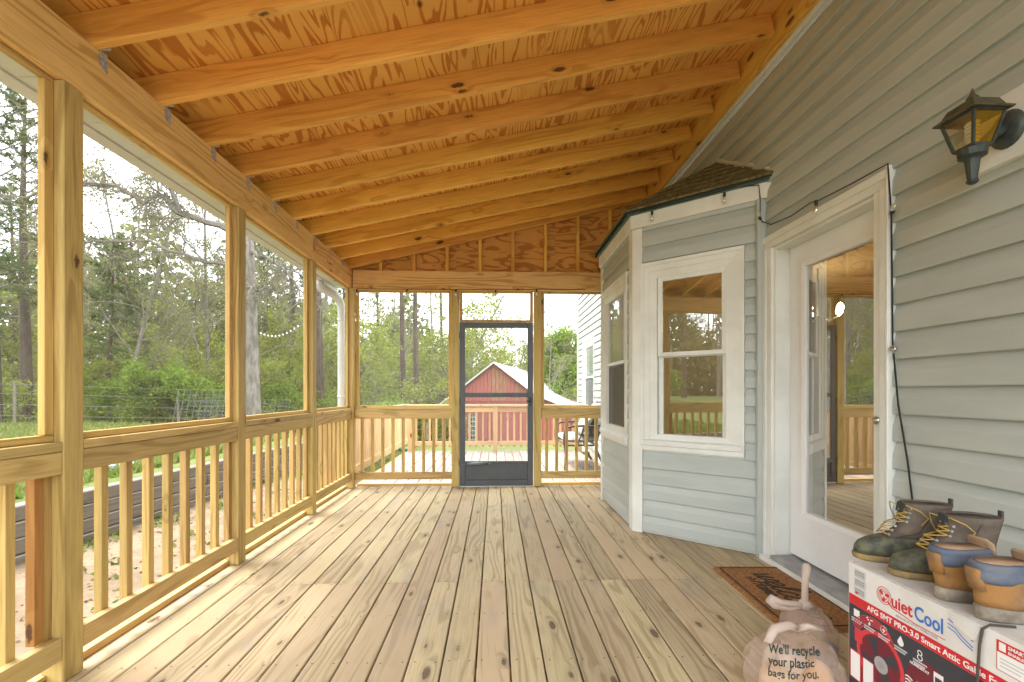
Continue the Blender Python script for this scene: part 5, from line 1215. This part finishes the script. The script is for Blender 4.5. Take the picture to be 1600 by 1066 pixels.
a_, q_ = proto_leafy(2.6, .03, 1, 1.0, .05, 9, 1, clear=.05, stems=6, kids=(3, 5)); mkproto('bushY', 'bush', a_, TWIG, q_, L_SPR)
def place(key, x, y, s, label, group, cat=None, sz=1.0, rot=None):
    nm, objs = PROTO[key]; loc = V((x, y, ground_z(x, y) - .05))
    t = bpy.data.objects.new(nm, None); T = M.Translation(loc) @ M.Rotation(rnd.uniform(0, 6.28) if rot is None else rot, 4, 'Z') @ M.Diagonal((s, s, s * sz, 1)); reg(t, None, T)
    tag(t, label, cat or ('bush' if nm == 'bush' else 'tree'), group)
    for o in objs:
        c_ = o.copy(); c_.name = o.name.split('.')[0]; COL.objects.link(c_); c_.parent = t; c_.matrix_local = M.Identity(4)
    return t
WH = {1: 'beyond the near left screen', 2: 'beyond the second left screen', 3: 'beyond the third left screen', 4: 'beyond the downspout screen', 5: 'beyond the far left screen', 6: 'behind the red barn', 7: 'beyond the far right screen', 0: 'mirrored in the window glass'}
def at(px, Y): return ((px - 774) / 711 * Y, Y)
def bay(px): return 1 if px < 90 else 2 if px < 355 else 3 if px < 480 else 4 if px < 545 else 5 if px < 705 else 6 if px < 835 else 7
DESC = {'pineA': 'tall dark green pine tree', 'pineB': 'small bushy green pine tree', 'loblolly': 'slender pine with a long bare trunk', 'springA': 'airy tree in pale spring leaf', 'springB': 'young yellow green tree in spring leaf', 'round': 'rounded bright green tree', 'bare': 'slim grey tree with fine budding twigs', 'bush': 'bright green leafy bush', 'bushY': 'yellow green leafy bush'}
PLACES = [('pineA', 20, 15, 1.0), ('pineA', -40, 20, 1.1), ('pineA', 48, 26, 1.0), ('pineB', 190, 17, .98), ('pineB', 225, 22, 1.0), ('pineA', 262, 33, .9), ('pineA', 318, 30, .8), ('bare', 150, 22, 1.0), ('bare', 300, 26, .95),
          ('pineA', 425, 33, 1.05), ('pineA', 462, 27, 1.0), ('pineA', 402, 38, 1.1), ('loblolly', 506, 19, 1.05), ('pineA', 540, 34, 1.0), ('loblolly', 631, 23, .95), ('loblolly', 653, 22, .95), ('pineA', 590, 36, 1.0), ('loblolly', 690, 34, 1.0), ('pineA', 130, 30, .9), ('pineA', 350, 36, .95),
          ('pineA', 70, 18, 1.05), ('bare', 210, 16, 1.0), ('bare', 335, 18, 1.1), ('pineA', 388, 31, 1.25), ('bare', 440, 26, 1.0), ('springA', 165, 24, .9), ('springA', 100, 26, .9), ('springA', 30, 24, .85), ('springB', 205, 19, .8), ('springA', 345, 27, .9), ('springA', 225, 30, 1.0), ('springA', 310, 34, 1.0), ('springA', 718, 27, 1.25), ('springA', 760, 37, 1.15), ('springA', 812, 42, 1.1), ('springA', 790, 33, .85), ('bare', 270, 19, 1.1), ('bare', 610, 27, .9), ('bare', 855, 30, .9), ('springA', 280, 24, .62), ('springB', 330, 19, .72), ('springB', 255, 20, .65), ('springA', 415, 21, .7), ('springB', 445, 19, .85), ('springA', 470, 24, .8), ('springB', 520, 22, .95), ('springA', 575, 24, 1.0), ('springB', 603, 20, .95), ('springA', 640, 29, 1.0), ('springA', 680, 26, .95), ('springA', 735, 36, 1.05), ('springA', 775, 40, .95), ('springA', 705, 33, 1.1), ('bare', 800, 38, .75), ('round', 880, 33, 1.15), ('springA', 858, 38, .8), ('springA', 905, 40, .9), ('round', 930, 36, .8),
          ('bushY', 8, 16, 1.0), ('bush', 55, 19, 1.0), ('bushY', 165, 16, 1.0), ('bush', 205, 15, .8), ('bushY', 235, 17, 1.1), ('bush', 262, 14.5, .85), ('bush', 295, 14.5, .95), ('bushY', 318, 16, 1.1), ('bush', 345, 16, .9), ('bushY', 405, 17, 1.1), ('bush', 430, 16, 1.0), ('bushY', 455, 18, 1.2), ('bush', 505, 18, 1.0), ('bushY', 530, 20, 1.2), ('bush', 570, 20, 1.1), ('bush', 592, 17, .9), ('bushY', 618, 20, 1.2), ('bush', 668, 22, 1.1), ('bushY', 690, 20, 1.0), ('bushY', 890, 30, 1.3)]
ORD = ['leftmost'] + [q + ' from left' for q in ('second', 'third', 'fourth', 'fifth', 'sixth', 'seventh', 'eighth', 'ninth', 'tenth')]
for key, px, Y, s in PLACES:
    x, y = at(px, Y); w_h = WH[bay(px)]
    same = sorted(q[1] for q in PLACES if q[0] == key and bay(q[1]) == bay(px))
    if len(same) > 1 and key != 'round': w_h += ', ' + (ORD[same.index(px)] if px != same[-1] else 'rightmost')
    if key == 'round': w_h += (' nearest the house corner' if px > 900 else ' above the barn roof')
    place(key, x, y, s, DESC[key] + ' ' + w_h, DESC[key] + ' kind ' + WH[bay(px)])
for key, x, y, s in (('pineA', -20, 5, 1), ('pineA', -24, -6, 1), ('springA', -18, -3, .8), ('springB', -22, 1, 1), ('bare', -17, -10, 1), ('pineA', -28, -14, 1.1), ('bush', -19, -1, 1.1), ('bushY', -20, 3, 1.2), ('springA', -24, -18, .9), ('bush', -21, -8, 1.2), ('loblolly', -14, -4, 1)):
    place(key, x, y, s, DESC[key] + ' ' + WH[0], DESC[key] + ' kind ' + WH[0])
# the big grey tree behind the second post, with crooked leafless limbs
ok = thing('oak_tree', (-7.35, 14.0, .1), 'thick grey trunk with crooked leafless limbs behind the second post', 'tree')
mb = MB(); tp = [V((-13.5, 24.2, -1.0)), V((-13.48, 24.2, .4)), V((-13.5, 24.2, 3)), V((-13.62, 24.2, 7)), V((-13.7, 24.1, 11)), V((-13.6, 24, 16)), V((-13.4, 24, 21))]
KO = lambda p: V((p[0] * .5785 + .42, p[1] * .5785, (p[2] - 1.16) * .5785 + 1.16)) if p[2] > -.9 else V((-7.39, 14.0, -.5))
tp = [KO(p) for p in tp]; mb.tube(tp, [.36, .275, .235, .215, .19, .14, .06], 16); mb.build('trunk', BARKG, ok, smooth=True)
wb = MB(); tips = []
LIMBS = [([(-13.6, 24.1, 9.2), (-15.2, 23.2, 9.6), (-16.3, 22.8, 9.9), (-17.0, 22.6, 10.8), (-17.6, 22.4, 10.2), (-18.6, 22.2, 10.9), (-20.4, 22, 10.9), (-22.5, 22, 10.2)], .17),
         ([(-16.2, 22.8, 9.9), (-16.4, 22.4, 11.2), (-17.4, 22, 12.6), (-18.6, 21.6, 14.2), (-19.6, 21.2, 16.4)], .12),
         ([(-13.65, 24.1, 10.6), (-15, 22.6, 12.2), (-16.6, 21.4, 13.2), (-19, 20.6, 14.2), (-21.5, 20, 14.6)], .14),
         ([(-13.65, 24.1, 8.4), (-12.2, 23.4, 8.0), (-11, 22.8, 7.0), (-9.9, 22.4, 5.8)], .11), ([(-13.65, 24, 6.6), (-12.6, 23.2, 6.2), (-11.8, 22.9, 6.3)], .08),
         ([(-13.65, 24, 12), (-12, 23, 13.5), (-10.5, 22, 14.2)], .12), ([(-13.7, 24, 12.4), (-15.5, 24.5, 14), (-18, 25, 15.5), (-21, 25, 16)], .14), ([(-13.7, 24, 7.6), (-15.2, 23, 7.6), (-17.4, 22.6, 8.4), (-19.6, 22, 8.2)], .10)]
for pts, r_ in LIMBS:
    P_ = [KO(p) for p in pts]; r_ *= .5785; out = []
    for i in range(len(P_) - 1):
        for s_ in range(3): out.append(P_[i].lerp(P_[i + 1], s_ / 3) + rv() * .03)
    out.append(P_[-1]); wb.tube(out, [max(.018, r_ * (1 - .7 * i / len(out))) for i in range(len(out))], 6, cap=False)
    for i in range(2, len(out)):
        for k in range(3):
            nd = ((out[i] - out[i - 1]).normalized() + rv().normalized() * 1.1).normalized(); grow(wb, tips, out[i], nd, rnd.uniform(.6, 1.3), .018, 2, 4, .22, .02, (3, 4), .6, .9, 4, .004)
wb.build('limbs', TWIG, ok)
T_ = np.array([tuple(t_[0]) for t_ in tips]); T_ = T_[rg.random(len(T_)) < .55]; quad_mesh('buds', leaf_quads(T_ + rg.normal(size=T_.shape) * .04, .03), L_BUD, ok)
# far wood, one mass
N = 95000; az = rg.uniform(-2.35, .30, N); rad = rg.uniform(40, 62, N)
hmax = 8.5 + 3.0 * np.sin(az * 17) * np.sin(az * 7.3 + 1) + 2.2 * np.sin(az * 41 + rad * .2) + 2 * (az < -.5); hmax = np.where(az > -.05, hmax * .5, hmax)
zz = np.power(rg.random(N), 1.15) * hmax; X_ = rad * np.sin(az); Y_ = rad * np.cos(az)
gz = np.where(X_ < -8, .4, -1.6)
wood = quad_mesh('far_wood', leaf_quads(np.stack([X_, Y_, gz + zz], 1), .30, 0, .75), L_FAR); wood['kind'] = 'stuff'; tag(wood, 'far mass of grey green woodland along the horizon', 'woodland')
mb = MB()
for k in range(170):
    a = rnd.uniform(-2.3, .25); r_ = rnd.uniform(34, 60); x, y = r_ * math.sin(a), r_ * math.cos(a); h = rnd.uniform(6, 13) * (.6 if a > -.05 else 1); mb.tube([(x, y, -2), (x + rnd.uniform(-.3, .3), y, h * .5), (x + rnd.uniform(-.6, .6), y, h)], [.13, .1, .03], 5, cap=False)
o = mb.build('far_trunks', TWIG); o['kind'] = 'stuff'; tag(o, 'thin trunks of the far woodland', 'woodland')
# grass above the retaining wall, weeds and stones on the dirt
n = 42000; gx = -3.95 - np.power(rg.random(n), 1.3) * 16; gy = rg.uniform(-2, 14.5, n); gz = np.array([ground_z(a, b) for a, b in zip(gx, gy)])
C = np.stack([gx, gy, gz], 1); sc_ = rg.uniform(.5, 1.4, n)[:, None]; d1 = rg.normal(size=(n, 3)) * .02; d1[:, 2] = 0; tip = rg.normal(size=(n, 3)) * .035; tip[:, 2] = rg.uniform(.05, .12, n)
L_GR = mk_leaf('grass_blades', [(.10, .155, .03), (.15, .2, .045), (.22, .23, .09), (.13, .17, .04)], .4)
g_ = quad_mesh('grass', np.stack([C - d1, C + d1, C + tip * sc_], 1), L_GR); g_['kind'] = 'stuff'
n = 5200; wy = rg.uniform(-1, 9, n); off = np.power(rg.random(n), 2.2) * 1.9; wx_ = np.array([wallx(v) for v in wy]) + .10 + off; cl = np.sin(wy * 5.1) * np.sin(wx_ * 7.3 + wy * 2) > .1; wx_, wy = wx_[cl], wy[cl]
C = np.stack([wx_, wy, np.array([ground_z(a, b) for a, b in zip(wx_, wy)]) + .02], 1)
w_ = quad_mesh('weeds', leaf_quads(C + rg.normal(size=C.shape) * .012, .026, .3), L_GR); w_['kind'] = 'stuff'
n = 1100; C = np.stack([rg.uniform(-3.7, -1.85, n), rg.uniform(-1, 9, n), np.zeros(n)], 1); C[:, 2] = [ground_z(a, b) + .008 for a, b in C[:, :2]]
l_ = quad_mesh('leaf_litter', leaf_quads(C, .014, .8), mk_leaf('dry_leaves', [(.12, .075, .045), (.2, .13, .08), (.08, .055, .04), (.3, .25, .2)], .1)); l_['kind'] = 'stuff'

vs2, fs2 = bag_surface(.16, .10, .10, 4.4, (0, 0), 24, 14, .03)
tag(addmesh('plastic_sheet', vs2, fs2, mk('pale_blue_sheet', (.55, .6, .72), .5, (.2, .25, .4), 9), None, M.Translation((-4.35, 5.45, ground_z(-4.35, 5.45))), True), 'crumpled pale blue plastic lying on the grass above the timbers', 'plastic')
